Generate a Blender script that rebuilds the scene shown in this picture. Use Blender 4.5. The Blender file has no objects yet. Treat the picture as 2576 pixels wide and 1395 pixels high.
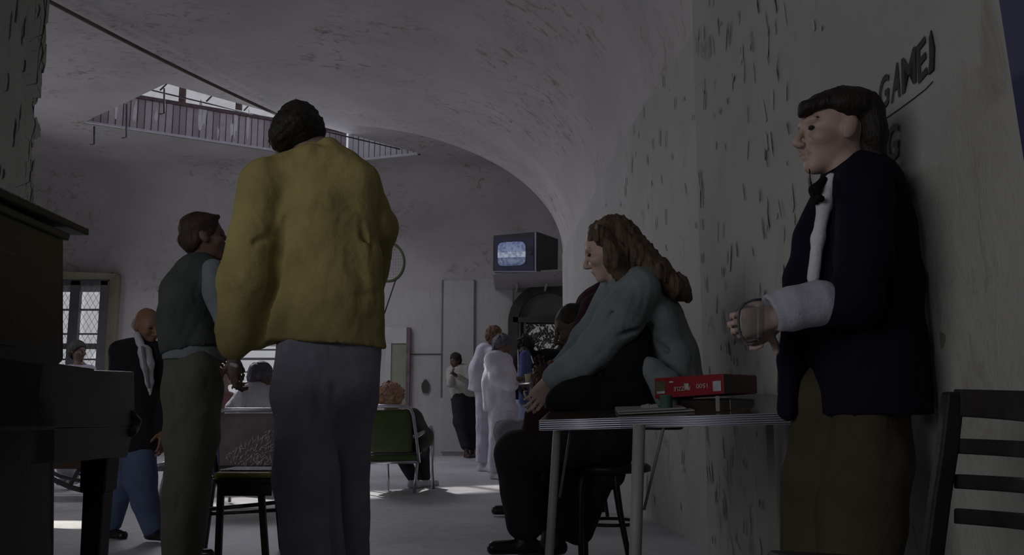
import bpy, bmesh, math, random
import numpy as np
from mathutils import Vector, Matrix, Euler
random.seed(7); np.random.seed(7)
PI = math.pi
S = bpy.context.scene
COL = S.collection

# ------------------------------------------------------------------ camera
F = 2300.0; W, H = 2576, 1395
CAMZ = 0.75; TH = math.atan((1035 - H / 2) / F)
cam = bpy.data.cameras.new('camera'); camo = bpy.data.objects.new('camera', cam); COL.objects.link(camo)
cam.sensor_fit = 'HORIZONTAL'; cam.sensor_width = 36.0; cam.lens = 36.0 * F / W
camo.location = (0, 0, CAMZ); camo.rotation_euler = (PI / 2 + TH, 0, 0)
cam.dof.use_dof = False
S.camera = camo

# ------------------------------------------------------------------ world, sun, large lights, exposure
wd = bpy.data.worlds.new('world'); S.world = wd; wd.use_nodes = True
bg = wd.node_tree.nodes['Background']; bg.inputs[0].default_value = (0.72, 0.73, 0.78, 1); bg.inputs[1].default_value = 0.62

def light(name, kind, loc, target, energy, color=(1, 1, 1), **kw):
    l = bpy.data.lights.new(name, kind); o = bpy.data.objects.new(name, l); COL.objects.link(o)
    l.energy = energy; l.color = color
    for k, v in kw.items(): setattr(l, k, v)
    o.location = loc
    d = Vector(target) - Vector(loc)
    o.rotation_euler = d.to_track_quat('-Z', 'Y').to_euler()
    return o
light('sun', 'SUN', (-4, 14, 9), (-1.2, 9.5, 4.06), 4.2, (1.0, 0.97, 0.95), angle=0.02)
# added fill lamps behind the camera and at left; daylight through the skylight
light('fill_light_rear', 'AREA', (-4.2, -1.5, 2.2), (1.1, 3.8, 1.2), 30, (0.98, 0.98, 1.0), shape='RECTANGLE', size=4.5, size_y=2.4, spread=1.9)
light('fill_light_left', 'AREA', (-8.8, 11.2, 2.9), (-1.0, 9.0, -0.4), 60, (0.92, 0.93, 1.0), shape='RECTANGLE', size=5.0, size_y=2.4)
light('skylight_glow', 'AREA', (-3.75, 13.2, 4.88), (-3.0, 11.0, 0.0), 90, (0.86, 0.88, 1.0), shape='RECTANGLE', size=2.6, size_y=1.2)
light('floor_patch_spot', 'SPOT', (-7.5, 7.6, 3.6), (-3.05, 6.32, 0.0), 3200, (1.0, 0.98, 0.86), spot_size=0.085, spot_blend=0.5, shadow_soft_size=0.02)  # unseen spot added to make the sun patch on the floor
S.view_settings.view_transform = 'Standard'; S.view_settings.look = 'None'
S.view_settings.gamma = 1; S.view_settings.use_curve_mapping = False
S.view_settings.exposure = 0.0

# ------------------------------------------------------------------ projection helpers (photo pixel + distance -> world)
ST, CT = math.sin(TH), math.cos(TH)
def ray(px, py):
    u = (px - W / 2) / F; v = (H / 2 - py) / F
    return Vector((u, CT - v * ST, ST + v * CT))
def P(px, py, Y):
    r = ray(px, py); return Vector((0, 0, CAMZ)) + r * (Y / r.y)
def Pz(px, py, z):
    r = ray(px, py); return Vector((0, 0, CAMZ)) + r * ((z - CAMZ) / r.z)
def Px(px, py, x):
    r = ray(px, py); return Vector((0, 0, CAMZ)) + r * (x / r.x)

# ------------------------------------------------------------------ materials
def nd(nt, t, **kw):
    n = nt.nodes.new(t)
    for k, v in kw.items():
        if k in n.inputs: n.inputs[k].default_value = v
        else: setattr(n, k, v)
    return n
def base_mat(name):
    m = bpy.data.materials.new(name); m.use_nodes = True
    nt = m.node_tree; b = nt.nodes['Principled BSDF']
    return m, nt, b
def ramp(nt, fac, stops):
    r = nt.nodes.new('ShaderNodeValToRGB')
    el = r.color_ramp.elements
    while len(el) > 1: el.remove(el[-1])
    el[0].position = stops[0][0]; el[0].color = (*stops[0][1], 1)
    for p, c in stops[1:]:
        e = el.new(p); e.color = (*c, 1)
    nt.links.new(fac, r.inputs[0]); return r.outputs[0]
def coords(nt, scale=(1, 1, 1), src='Object'):
    tc = nt.nodes.new('ShaderNodeTexCoord'); mp = nt.nodes.new('ShaderNodeMapping')
    mp.inputs['Scale'].default_value = scale
    nt.links.new(tc.outputs[src], mp.inputs[0]); return mp.outputs[0]
def noise(nt, vec, scale, detail=4, rough=.6):
    n = nd(nt, 'ShaderNodeTexNoise', Scale=scale, Detail=detail, Roughness=rough)
    nt.links.new(vec, n.inputs['Vector']); return n.outputs[0]
def simple(name, c, rough=.7, var=.18, scale=9, metal=0, bump=0.0, bscale=60, spec=None, stretch=(1, 1, 1), emis=None):
    m, nt, b = base_mat(name)
    v = coords(nt, stretch)
    n = noise(nt, v, scale)
    lo = tuple(x * (1 - var) for x in c); hi = tuple(min(1, x * (1 + var)) for x in c)
    nt.links.new(ramp(nt, n, [(.3, lo), (.7, hi)]), b.inputs['Base Color'])
    b.inputs['Roughness'].default_value = rough; b.inputs['Metallic'].default_value = metal
    if spec is not None: b.inputs['Specular IOR Level'].default_value = spec
    if bump:
        n2 = noise(nt, v, bscale, 3)
        bp = nd(nt, 'ShaderNodeBump', Strength=bump, Distance=.01); nt.links.new(n2, bp.inputs['Height'])
        nt.links.new(bp.outputs[0], b.inputs['Normal'])
    if emis:
        b.inputs['Emission Color'].default_value = (*emis[0], 1); b.inputs['Emission Strength'].default_value = emis[1]
    return m
def cloth(name, c, var=.16, scale=7, bump=.35): return simple(name, c, .92, var, scale, 0, bump, 45, .15)
def skin(name, c): return simple(name, c, .55, .12, 14, 0, .08, 120, .35)
def hairm(name, c): return simple(name, c, .6, .45, 30, 0, .7, 90, .3, (1, 1, .35))

def plaster(name, c, vertical=True, peel=.5, stain=(.16, .14, .09), dirt=.4, big=.9):
    """old limewash: broad blotches, dark stretched peeling cracks, fine relief"""
    m, nt, b = base_mat(name); L = nt.links.new
    v = coords(nt)
    n1 = noise(nt, v, big, 5, .6)
    broad = ramp(nt, n1, [(.3, tuple(x * .84 for x in c)), (.7, tuple(min(1, x * 1.08) for x in c))])
    vs = coords(nt, (7, 3.2, 1.5) if vertical else (3.2, 5, 3))
    n2 = nd(nt, 'ShaderNodeTexNoise', Scale=1.9, Detail=7, Roughness=.72, Distortion=.9); L(vs, n2.inputs['Vector'])
    crack = ramp(nt, n2.outputs[0], [(.0, (0, 0, 0)), (.60 - .06 * peel, (0, 0, 0)), (.66, (1, 1, 1)), (1, (1, 1, 1))])
    n3 = noise(nt, v, .8, 3, .5)
    mask = ramp(nt, n3, [(.42, (0, 0, 0)), (.62, (1, 1, 1))])
    mul = nd(nt, 'ShaderNodeMath', operation='MULTIPLY'); L(crack, mul.inputs[0]); L(mask, mul.inputs[1])
    mul2 = nd(nt, 'ShaderNodeMath', operation='MULTIPLY'); L(mul.outputs[0], mul2.inputs[0]); mul2.inputs[1].default_value = dirt
    mix = nd(nt, 'ShaderNodeMix', data_type='RGBA'); L(mul2.outputs[0], mix.inputs[0]); L(broad, mix.inputs[6])
    mix.inputs[7].default_value = (*stain, 1)
    L(mix.outputs[2], b.inputs['Base Color'])
    b.inputs['Roughness'].default_value = .85; b.inputs['Specular IOR Level'].default_value = .2
    n4 = noise(nt, v, 26, 6, .7)
    add = nd(nt, 'ShaderNodeMath', operation='MULTIPLY_ADD'); L(n2.outputs[0], add.inputs[0]); add.inputs[1].default_value = 2.0; L(n4, add.inputs[2])
    bp = nd(nt, 'ShaderNodeBump', Strength=.45, Distance=.012); L(add.outputs[0], bp.inputs['Height']); L(bp.outputs[0], b.inputs['Normal'])
    return m
M = {}
M['plaster'] = plaster('plaster_wall', (.50, .465, .46), dirt=.45)
M['plaster_far'] = plaster('plaster_far', (.52, .50, .49), dirt=.35)
M['plaster_right'] = plaster('plaster_peeling', (.385, .378, .355), peel=1.0, dirt=.75, stain=(.12, .11, .07), big=.7)
M['plaster_ceiling'] = plaster('plaster_vault', (.515, .485, .49), vertical=False, dirt=.8, peel=1.3)
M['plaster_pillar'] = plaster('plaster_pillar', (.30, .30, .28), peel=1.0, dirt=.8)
M['plaster_pier'] = plaster('plaster_pier', (.455, .44, .425), peel=.7, dirt=.6, stain=(.16, .14, .08), big=.8)
M['flake'] = simple('paint_flake', (.40, .39, .36), .8, .2, 4)
M['brown'] = simple('dark_wood', (.015, .012, .011), .45, .3, 12, bump=.1, spec=.4)
M['black_wood'] = simple('black_lacquer', (.010, .0095, .010), .38, .3, 8, bump=.08, spec=.5)
M['felt'] = simple('black_felt', (.008, .008, .009), .95)
M['chrome'] = simple('chrome', (.55, .55, .60), .28, .1, 9, 1.0)
M['alu'] = simple('ribbed_aluminium', (.42, .42, .50), .42, .1, 9, .9)
M['painted_leg'] = simple('grey_painted_steel', (.30, .30, .285), .55, .1, 9)
M['board'] = simple('plank_paint', (.66, .60, .62), .8, .22, 2.5, bump=.3, bscale=20)
M['board_b'] = simple('plank_paint_mauve', (.50, .44, .48), .8, .25, 2.5, bump=.3, bscale=20)
M['board_c'] = simple('plank_paint_pale', (.72, .71, .75), .8, .12, 2.5, bump=.3, bscale=20)
M['board_w'] = simple('bare_primer', (.9, .89, .92), .8, .1, 5)
M['rust'] = simple('rusty_steel', (.17, .12, .12), .8, .35, 10)
M['lip'] = simple('white_lip', (.70, .69, .73), .7, .08)
M['steel_dark'] = simple('dark_steel', (.06, .06, .065), .6, .2, 10)
M['frame_grey'] = simple('window_frame_paint', (.13, .13, .135), .7, .2, 8)
M['wire'] = simple('wire_mesh', (.25, .25, .25), .5)
M['cable'] = simple('cable', (.14, .115, .09), .8)
M['ink'] = simple('black_paint', (.018, .016, .014), .75, .4, 40)
M['navy'] = simple('blue_door_paint', (.035, .04, .095), .7, .2, 3)
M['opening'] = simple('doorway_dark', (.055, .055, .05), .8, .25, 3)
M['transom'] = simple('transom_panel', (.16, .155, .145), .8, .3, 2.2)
def glass_mat(name, tint=(1, 1, 1), gloss=.08, rough=.05):
    m = bpy.data.materials.new(name); m.use_nodes = True; nt = m.node_tree; nt.nodes.clear()
    out = nt.nodes.new('ShaderNodeOutputMaterial'); mx = nt.nodes.new('ShaderNodeMixShader')
    t = nt.nodes.new('ShaderNodeBsdfTransparent'); g = nt.nodes.new('ShaderNodeBsdfGlossy')
    n = nt.nodes.new('ShaderNodeTexNoise'); n.inputs['Scale'].default_value = 3
    r = ramp(nt, n.outputs[0], [(.3, tuple(x * .9 for x in tint)), (.7, tint)])
    nt.links.new(r, t.inputs[0]); g.inputs['Roughness'].default_value = rough
    mx.inputs[0].default_value = gloss
    nt.links.new(t.outputs[0], mx.inputs[1]); nt.links.new(g.outputs[0], mx.inputs[2]); nt.links.new(mx.outputs[0], out.inputs[0]); return m
M['glass'] = glass_mat('window_glass')
M['plastic_cup'] = glass_mat('clear_plastic', (.80, .83, .82), .06, .2)
def vinyl_mat(name, c, alpha, rough=.25):
    m, nt, b = base_mat(name)
    v = coords(nt); n = noise(nt, v, 6, 4)
    nt.links.new(ramp(nt, n, [(.3, tuple(x * .8 for x in c)), (.7, tuple(min(1, x * 1.2) for x in c))]), b.inputs['Base Color'])
    b.inputs['Roughness'].default_value = rough; b.inputs['Alpha'].default_value = alpha
    n2 = noise(nt, v, 25, 5, .8); bp = nd(nt, 'ShaderNodeBump', Strength=.9, Distance=.02)
    nt.links.new(n2, bp.inputs['Height']); nt.links.new(bp.outputs[0], b.inputs['Normal'])
    return m
M['vinyl_green'] = vinyl_mat('green_vinyl', (.07, .115, .03), 1.0, .35)
M['vinyl_mauve'] = vinyl_mat('clear_mauve_vinyl', (.30, .25, .27), .93, .22)
def floor_mat():
    m, nt, b = base_mat('worn_concrete_floor'); L = nt.links.new
    v = coords(nt); n = noise(nt, v, .9, 6, .65); n2 = noise(nt, v, 14, 5, .7)
    c1 = ramp(nt, n, [(.3, (.42, .41, .42)), (.7, (.63, .62, .64))])
    c2 = ramp(nt, n2, [(.35, (.7, .7, .7)), (.6, (1, 1, 1))])
    mx = nd(nt, 'ShaderNodeMix', data_type='RGBA', blend_type='MULTIPLY'); mx.inputs[0].default_value = .6
    L(c1, mx.inputs[6]); L(c2, mx.inputs[7]); L(mx.outputs[2], b.inputs['Base Color'])
    b.inputs['Roughness'].default_value = .55
    L(ramp(nt, n, [(.3, (.38,) * 3), (.7, (.62,) * 3)]), b.inputs['Roughness'])
    bp = nd(nt, 'ShaderNodeBump', Strength=.3, Distance=.01); L(n2, bp.inputs['Height']); L(bp.outputs[0], b.inputs['Normal'])
    return m
M['floor'] = floor_mat()
def screen_mat():
    """the television picture: pale sky, white band and street shapes, flat"""
    m, nt, b = base_mat('tv_picture'); L = nt.links.new
    tc = nt.nodes.new('ShaderNodeTexCoord'); sp = nt.nodes.new('ShaderNodeSeparateXYZ'); L(tc.outputs['Generated'], sp.inputs[0])
    band = ramp(nt, sp.outputs['Z'], [(0, (.16, .20, .36)), (.22, (.30, .36, .55)), (.34, (.20, .25, .42)), (.36, (.62, .68, .88)), (.56, (.66, .72, .92)), (.58, (.36, .43, .66)), (1, (.28, .35, .60))])
    n = nd(nt, 'ShaderNodeTexNoise', Scale=7.0, Detail=4); L(tc.outputs['Generated'], n.inputs['Vector'])
    mx = nd(nt, 'ShaderNodeMix', data_type='RGBA', blend_type='MULTIPLY'); mx.inputs[0].default_value = .7
    L(band, mx.inputs[6]); L(ramp(nt, n.outputs[0], [(.42, (.4, .42, .5)), (.52, (1, 1, 1))]), mx.inputs[7])
    b.inputs['Base Color'].default_value = (.02, .02, .03, 1); b.inputs['Roughness'].default_value = .2
    L(mx.outputs[2], b.inputs['Emission Color']); b.inputs['Emission Strength'].default_value = .42
    return m
M['screen'] = screen_mat()
# clothes, skins, hairs
for k, c in dict(yellow=(.34, .285, .115), slate=(.25, .26, .32), vest=(.075, .085, .085), paleblue=(.20, .235, .25), olive=(.115, .115, .095),
                 blazer=(.022, .022, .026), white=(.62, .61, .66), jeans=(.105, .14, .24), lightjeans=(.42, .47, .68), cream=(.42, .40, .36),
                 black=(.010, .010, .012), charcoal=(.030, .030, .036), denim=(.17, .205, .215), paledenim=(.20, .235, .25), maroon=(.045, .018, .022), navy_c=(.006, .006, .015),
                 brown_c=(.055, .046, .030), greyt=(.26, .25, .28), cuff=(.40, .40, .47), blue=(.09, .10, .24), teal=(.07, .13, .12),
                 scrub=(.66, .64, .72), scrub2=(.60, .58, .66), camo=(.10, .095, .085), redp=(.42, .22, .24), mauve=(.30, .27, .33)).items():
    M[k] = cloth('cloth_' + k, c)
M['skin_pale'] = skin('skin_pale', (.42, .30, .26)); M['skin_brown'] = skin('skin_brown', (.17, .10, .08)); M['skin_dark'] = skin('skin_dark', (.11, .065, .055))
M['skin_mid'] = skin('skin_mid', (.20, .14, .12)); M['skin_red'] = skin('skin_ruddy', (.30, .16, .11))
M['hair_black'] = hairm('hair_black', (.022, .019, .013)); M['hair_dark'] = hairm('hair_dark_brown', (.016, .0125, .009))
M['hair_brown'] = hairm('hair_brown', (.080, .052, .034)); M['hair_red'] = hairm('hair_reddish', (.055, .032, .025))
M['hair_grey'] = hairm('hair_grey', (.10, .095, .12)); M['hair_white'] = hairm('hair_white', (.45, .44, .50)); M['hair_ginger'] = hairm('hair_ginger', (.14, .075, .045))
M['hair_blond'] = hairm('hair_strawberry', (.50, .30, .22))
M['shoe_black'] = simple('shoe_black', (.012, .012, .012), .35); M['shoe_white'] = simple('shoe_white', (.55, .54, .56), .6); M['shoe_red'] = simple('shoe_oxblood', (.06, .025, .02), .5)
M['eye'] = simple('eye_dark', (.02, .015, .012), .2)

# ------------------------------------------------------------------ object helpers
def tag(o, label=None, cat=None, group=None, kind=None):
    if label: o['label'] = label
    if cat: o['category'] = cat
    if group: o['group'] = group
    if kind: o['kind'] = kind
    return o
def empty(name, loc=(0, 0, 0)):
    o = bpy.data.objects.new(name, None); COL.objects.link(o); o.location = loc; o.empty_display_size = .1; return o
def adopt(o, parent):
    if parent is not None:
        o.parent = parent
        base = Vector(parent.location); pp = parent.parent
        while pp is not None: base += Vector(pp.location); pp = pp.parent
        o.location = Vector(o.location) - base
    return o
def bmobj(name, bm, mat, parent=None, smooth=False, bevel=0):
    """mesh built in world coordinates; origin moved to its base centre"""
    me = bpy.data.meshes.new(name); bm.to_mesh(me); bm.free()
    return finish(name, me, mat, parent, smooth, bevel)
def finish(name, me, mat, parent=None, smooth=False, bevel=0):
    co = np.zeros(len(me.vertices) * 3, np.float32); me.vertices.foreach_get('co', co); co = co.reshape(-1, 3)
    c = (co.min(0) + co.max(0)) / 2; c[2] = co[:, 2].min(); co -= c
    me.vertices.foreach_set('co', co.ravel()); me.update()
    for m in (mat if isinstance(mat, (list, tuple)) else [mat]): me.materials.append(m)
    if smooth: me.polygons.foreach_set('use_smooth', np.ones(len(me.polygons), bool))
    o = bpy.data.objects.new(name, me); COL.objects.link(o); o.location = Vector([float(x) for x in c])
    if bevel:
        md = o.modifiers.new('bevel', 'BEVEL'); md.width = bevel; md.segments = 2; md.limit_method = 'ANGLE'
    return adopt(o, parent)
def box(bm, c, s, rot=None):
    """box centred c, full size s, optional 3x3 rotation"""
    r = bmesh.ops.create_cube(bm, size=1)
    m = Matrix.Translation(c) @ ((rot.to_4x4() if rot is not None else Matrix.Identity(4))) @ Matrix.Diagonal((s[0], s[1], s[2], 1))
    bmesh.ops.transform(bm, matrix=m, verts=r['verts']); return r['verts']
def boxo(name, c, s, mat, parent=None, rot=None, bevel=.004):
    bm = bmesh.new(); box(bm, c, s, rot); return bmobj(name, bm, mat, parent, bevel=bevel)
def tube(bm, pts, r, n=10, closed=False):
    pts = [Vector(p) for p in pts]; rs = r if isinstance(r, (list, tuple)) else [r] * len(pts)
    rings = []; up = None
    for i, p in enumerate(pts):
        a = pts[i - 1] if (i > 0 or closed) else p; b = pts[(i + 1) % len(pts)] if (i < len(pts) - 1 or closed) else p
        t = (b - a).normalized()
        if up is None: up = Vector((0, 0, 1)) if abs(t.z) < .9 else Vector((1, 0, 0))
        x = t.cross(up).normalized(); y = x.cross(t).normalized(); up = y
        rings.append([bm.verts.new(p + (x * math.cos(k * 2 * PI / n) + y * math.sin(k * 2 * PI / n)) * rs[i]) for k in range(n)])
    m = len(rings)
    for i in range(m if closed else m - 1):
        A, B = rings[i], rings[(i + 1) % m]
        for k in range(n): bm.faces.new((A[k], A[(k + 1) % n], B[(k + 1) % n], B[k]))
    if not closed: bm.faces.new(list(reversed(rings[0]))); bm.faces.new(rings[-1])
def tubeo(name, pts, r, mat, parent=None, n=10, closed=False):
    bm = bmesh.new(); tube(bm, pts, r, n, closed); bmesh.ops.recalc_face_normals(bm, faces=bm.faces); return bmobj(name, bm, mat, parent, smooth=True)
def prism(bm, poly, off):
    """closed polygon (world points) extruded by vector off"""
    a = [bm.verts.new(p) for p in poly]; b = [bm.verts.new(Vector(p) + Vector(off)) for p in poly]; n = len(a)
    bm.faces.new(a); bm.faces.new(list(reversed(b)))
    for i in range(n): bm.faces.new((a[i], b[i], b[(i + 1) % n], a[(i + 1) % n]))
    bmesh.ops.recalc_face_normals(bm, faces=bm.faces)
def prismo(name, poly, off, mat, parent=None, bevel=0):
    bm = bmesh.new(); prism(bm, poly, off); return bmobj(name, bm, mat, parent, bevel=bevel)
def lathe(name, prof, c, mat, parent=None, n=24):
    bm = bmesh.new(); rings = []
    for r, z in prof: rings.append([bm.verts.new((c[0] + r * math.cos(k * 2 * PI / n), c[1] + r * math.sin(k * 2 * PI / n), c[2] + z)) for k in range(n)])
    for A, B in zip(rings, rings[1:]):
        for k in range(n): bm.faces.new((A[k], A[(k + 1) % n], B[(k + 1) % n], B[k]))
    bm.faces.new(list(reversed(rings[0]))); bm.faces.new(rings[-1])
    return bmobj(name, bm, mat, parent, smooth=True)
def strip(name, rows, mat, parent=None, smooth=True):
    """grid surface from rows of points"""
    bm = bmesh.new(); R = [[bm.verts.new(p) for p in row] for row in rows]
    for A, B in zip(R, R[1:]):
        for k in range(len(A) - 1): bm.faces.new((A[k], A[k + 1], B[k + 1], B[k]))
    return bmobj(name, bm, mat, parent, smooth=smooth)

# ------------------------------------------------------------------ signed-distance mesher for bodies, clothes and hair
def V3(p): return np.array([p[0], p[1], p[2]], np.float32)
def vnoise(x, y, z, seed=0):
    xi, yi, zi = np.floor(x).astype(np.int64), np.floor(y).astype(np.int64), np.floor(z).astype(np.int64)
    fx, fy, fz = x - xi, y - yi, z - zi
    fx, fy, fz = fx * fx * (3 - 2 * fx), fy * fy * (3 - 2 * fy), fz * fz * (3 - 2 * fz)
    def h(a, b, c):
        n = (a * 73856093) ^ (b * 19349663) ^ (c * 83492791) ^ (seed * 2654435761)
        n = (n ^ (n >> 13)) * 1274126177 & 0xffffffff
        n = (n ^ (n >> 16)) & 0xffff
        return n.astype(np.float32) / 32768.0 - 1
    r = 0
    for a, wa in ((0, 1 - fx), (1, fx)):
        for b, wb in ((0, 1 - fy), (1, fy)):
            for c, wc in ((0, 1 - fz), (1, fz)): r = r + wa * wb * wc * h(xi + a, yi + b, zi + c)
    return r
CAP = .07
class Sdf:
    def __init__(s): s.ops = []; s.lo = np.full(3, 1e9); s.hi = np.full(3, -1e9)
    def _b(s, lo, hi): s.lo = np.minimum(s.lo, lo); s.hi = np.maximum(s.hi, hi)
    def cone(s, a, b, ra, rb=None, k=.02, side=None, w=1.0, op='add'):
        rb = ra if rb is None else rb; a, b = V3(a), V3(b); m = max(ra, rb) * max(1, w)
        lo, hi = np.minimum(a, b) - m, np.maximum(a, b) + m
        if op == 'add': s._b(lo, hi)
        n = None
        if side is not None: n = V3(side); n = n / np.linalg.norm(n)
        s.ops.append(('c', op, lo, hi, a, b, ra, rb, k, n, w)); return s
    def chain(s, pts, rs, k=.02, side=None, w=1.0, op='add'):
        for i in range(len(pts) - 1): s.cone(pts[i], pts[i + 1], rs[i], rs[i + 1], k, side, w, op)
        return s
    def ell(s, c, r, axes=None, k=.02, op='add'):
        c = V3(c); r = np.array(r, np.float32); m = r.max() * 1.05
        A = np.eye(3, dtype=np.float32) if axes is None else np.array([V3(x) for x in axes])
        if op == 'add': s._b(c - m, c + m)
        s.ops.append(('e', op, c - m, c + m, c, r, A, k)); return s
    def cut(s, p, n):
        n = V3(n); s.ops.append(('p', V3(p), n / np.linalg.norm(n))); return s
    def noise(s, amp, freq, seed=0):
        s.ops.append(('n', amp, freq, seed)); return s
    def arrays(s, h):
        lo = s.lo - 3.2 * h; n = np.ceil((s.hi + 3.2 * h - lo) / h).astype(int) + 1
        ax = [(lo[i] + h * np.arange(n[i])).astype(np.float32) for i in range(3)]
        D = np.full(tuple(n), CAP, np.float32)
        for o in s.ops:
            if o[0] == 'p':
                _, p, q = o
                d = ((ax[0] - p[0]) * q[0])[:, None, None] + ((ax[1] - p[1]) * q[1])[None, :, None] + ((ax[2] - p[2]) * q[2])[None, None, :]
                np.maximum(D, d, out=D); continue
            if o[0] == 'n':
                _, amp, fr, sd = o; msk = np.abs(D) < max(.02, amp * 2.5)
                I = np.nonzero(msk)
                x, y, z = ax[0][I[0]] * fr[0], ax[1][I[1]] * fr[1], ax[2][I[2]] * fr[2]
                w_ = vnoise(x * .6, y * .6, z * .6, sd + 7) * 1.3
                D[I] += amp * (.45 * vnoise(x, y, z, sd) + 1.5 * (.28 - np.abs(vnoise(x * .8 + w_, y * .8, z * .8 + w_, sd + 3)))); continue
            op, l2, h2 = o[1], o[2] - CAP, o[3] + CAP
            sl = []
            for i in range(3):
                a = max(0, int((l2[i] - lo[i]) / h)); b = min(n[i], int((h2[i] - lo[i]) / h) + 2)
                sl.append(slice(a, max(a, b)))
            sl = tuple(sl)
            if any(q.stop - q.start <= 0 for q in sl): continue
            X, Y, Z = ax[0][sl[0]][:, None, None], ax[1][sl[1]][None, :, None], ax[2][sl[2]][None, None, :]
            if o[0] == 'c':
                a, b, ra, rb, k, nn, w = o[4:]
                ab = b - a; L2 = float(ab @ ab) + 1e-12
                px, py, pz = X - a[0], Y - a[1], Z - a[2]
                t = np.clip((px * ab[0] + py * ab[1] + pz * ab[2]) / L2, 0, 1)
                qx, qy, qz = px - t * ab[0], py - t * ab[1], pz - t * ab[2]
                if nn is not None and w != 1:
                    c = (qx * nn[0] + qy * nn[1] + qz * nn[2]) * (1 - 1 / w)
                    qx, qy, qz = qx - c * nn[0], qy - c * nn[1], qz - c * nn[2]
                d = np.sqrt(qx * qx + qy * qy + qz * qz) - (ra + (rb - ra) * t)
            else:
                c, r, A, k = o[4:]
                px, py, pz = X - c[0], Y - c[1], Z - c[2]
                u = [(px * A[i][0] + py * A[i][1] + pz * A[i][2]) / r[i] for i in range(3)]
                q = np.sqrt(u[0] ** 2 + u[1] ** 2 + u[2] ** 2) + 1e-9
                g = np.sqrt((u[0] / r[0]) ** 2 + (u[1] / r[1]) ** 2 + (u[2] / r[2]) ** 2) + 1e-9
                d = q * (q - 1) / g
            B = D[sl]
            if op == 'add':
                hh = np.clip(.5 + .5 * (B - d) / k, 0, 1); D[sl] = B * (1 - hh) + d * hh - k * hh * (1 - hh)
            else:
                d = -d; hh = np.clip(.5 - .5 * (B - d) / k, 0, 1); D[sl] = B * (1 - hh) + d * hh + k * hh * (1 - hh)
        return D, lo, h
    def mesh(s, name, h, mat, parent=None):
        D, lo, h = s.arrays(h)
        Sg = D < 0; nx, ny, nz = D.shape
        cs = [(i, j, k) for i in (0, 1) for j in (0, 1) for k in (0, 1)]
        def sub(A, c): return A[c[0]:nx - 1 + c[0], c[1]:ny - 1 + c[1], c[2]:nz - 1 + c[2]]
        cnt = np.zeros((nx - 1, ny - 1, nz - 1), np.uint8)
        for c in cs: cnt += sub(Sg, c)
        I = np.nonzero((cnt > 0) & (cnt < 8)); N = len(I[0])
        idx = np.full(cnt.shape, -1, np.int32); idx[I] = np.arange(N)
        acc = np.zeros((N, 3), np.float32); num = np.zeros(N, np.float32)
        base = np.stack(I, 1)
        val = {c: D[I[0] + c[0], I[1] + c[1], I[2] + c[2]] for c in cs}
        for a in cs:
            for ax in range(3):
                if a[ax]: continue
                b = list(a); b[ax] = 1; b = tuple(b)
                da, db = val[a], val[b]; m = (da < 0) != (db < 0)
                t = np.where(m, da / np.where(m, da - db, 1), 0)
                p = np.tile(np.array(a, np.float32), (N, 1)); p[:, ax] = t
                acc += p * m[:, None]; num += m
        V = (lo + h * (base + acc / num[:, None])).astype(np.float32)
        quads = []
        for ax in range(3):
            o1, o2 = [(1, 2), (2, 0), (0, 1)][ax]
            sh = [nx, ny, nz]
            A = [slice(1, sh[i] - 1) for i in range(3)]; B = list(A)
            A[ax] = slice(0, sh[ax] - 1); B[ax] = slice(1, sh[ax])
            sa, sb = Sg[tuple(A)], Sg[tuple(B)]
            E = np.nonzero(sa != sb); flip = sa[E]
            e = [E[i] + (0 if i == ax else 1) for i in range(3)]
            def g(d1, d2):
                q = [x.copy() for x in e]; q[o1] = q[o1] - d1; q[o2] = q[o2] - d2; return idx[q[0], q[1], q[2]]
            Q = np.stack([g(1, 1), g(0, 1), g(0, 0), g(1, 0)], 1)
            Q[~flip] = Q[~flip][:, ::-1]; quads.append(Q)
        Q = np.concatenate(quads).astype(np.int32)
        me = bpy.data.meshes.new(name)
        me.vertices.add(N); me.vertices.foreach_set('co', V.ravel())
        me.loops.add(Q.size); me.loops.foreach_set('vertex_index', Q.ravel())
        me.polygons.add(len(Q)); me.polygons.foreach_set('loop_start', np.arange(0, Q.size, 4, dtype=np.int32))
        me.update(calc_edges=True)
        return finish(name, me, mat, parent, smooth=True)

# ================================================================== the hall
ZC = 4.94; YB = 16.0
# --- floor
bm = bmesh.new(); box(bm, (-4, 7, -.05), (14, 23, .1)); tag(bmobj('floor', bm, M['floor']), kind='structure')
# --- right wall: three flat runs with a small step at the pier
WR = [(1.33, -1.0), (1.205, 2.03), (1.04, 4.95), (1.12, 4.99), (.95, 7.1), (.735, 13.0)]
def xw(y):
    if y > 4.97:
        a, b = ((1.12, 4.99), (.95, 7.1)) if y < 7.1 else ((.95, 7.1), (.735, 13.0))
    elif y > 2.03: a, b = (1.205, 2.03), (1.04, 4.95)
    else: a, b = (1.33, -1.0), (1.205, 2.03)
    return a[0] + (b[0] - a[0]) * (y - a[1]) / (b[1] - a[1])
ZS = 3.0; XC = -2.8
def wallrun(y0, y1, z1, ny):
    rows = []
    for i in range(ny + 1):
        y = y0 + (y1 - y0) * i / ny; rows.append([Vector((xw(min(max(y, y0 + 1e-4), y1 - 1e-4)), y, z)) for z in np.linspace(0, z1, 12)])
    return rows
def joined(name, gridlist, mat, kind='structure', thick=.25, off=1):
    bm = bmesh.new()
    for rows in gridlist:
        R = [[bm.verts.new(p) for p in row] for row in rows]
        for A, B in zip(R, R[1:]):
            for k in range(len(A) - 1): bm.faces.new((A[k], A[k + 1], B[k + 1], B[k]))
    bmesh.ops.remove_doubles(bm, verts=bm.verts, dist=1e-4); bmesh.ops.recalc_face_normals(bm, faces=bm.faces)
    o = bmobj(name, bm, mat); md = o.modifiers.new('thickness', 'SOLIDIFY'); md.thickness = thick; md.offset = off
    return tag(o, kind=kind)
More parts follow.
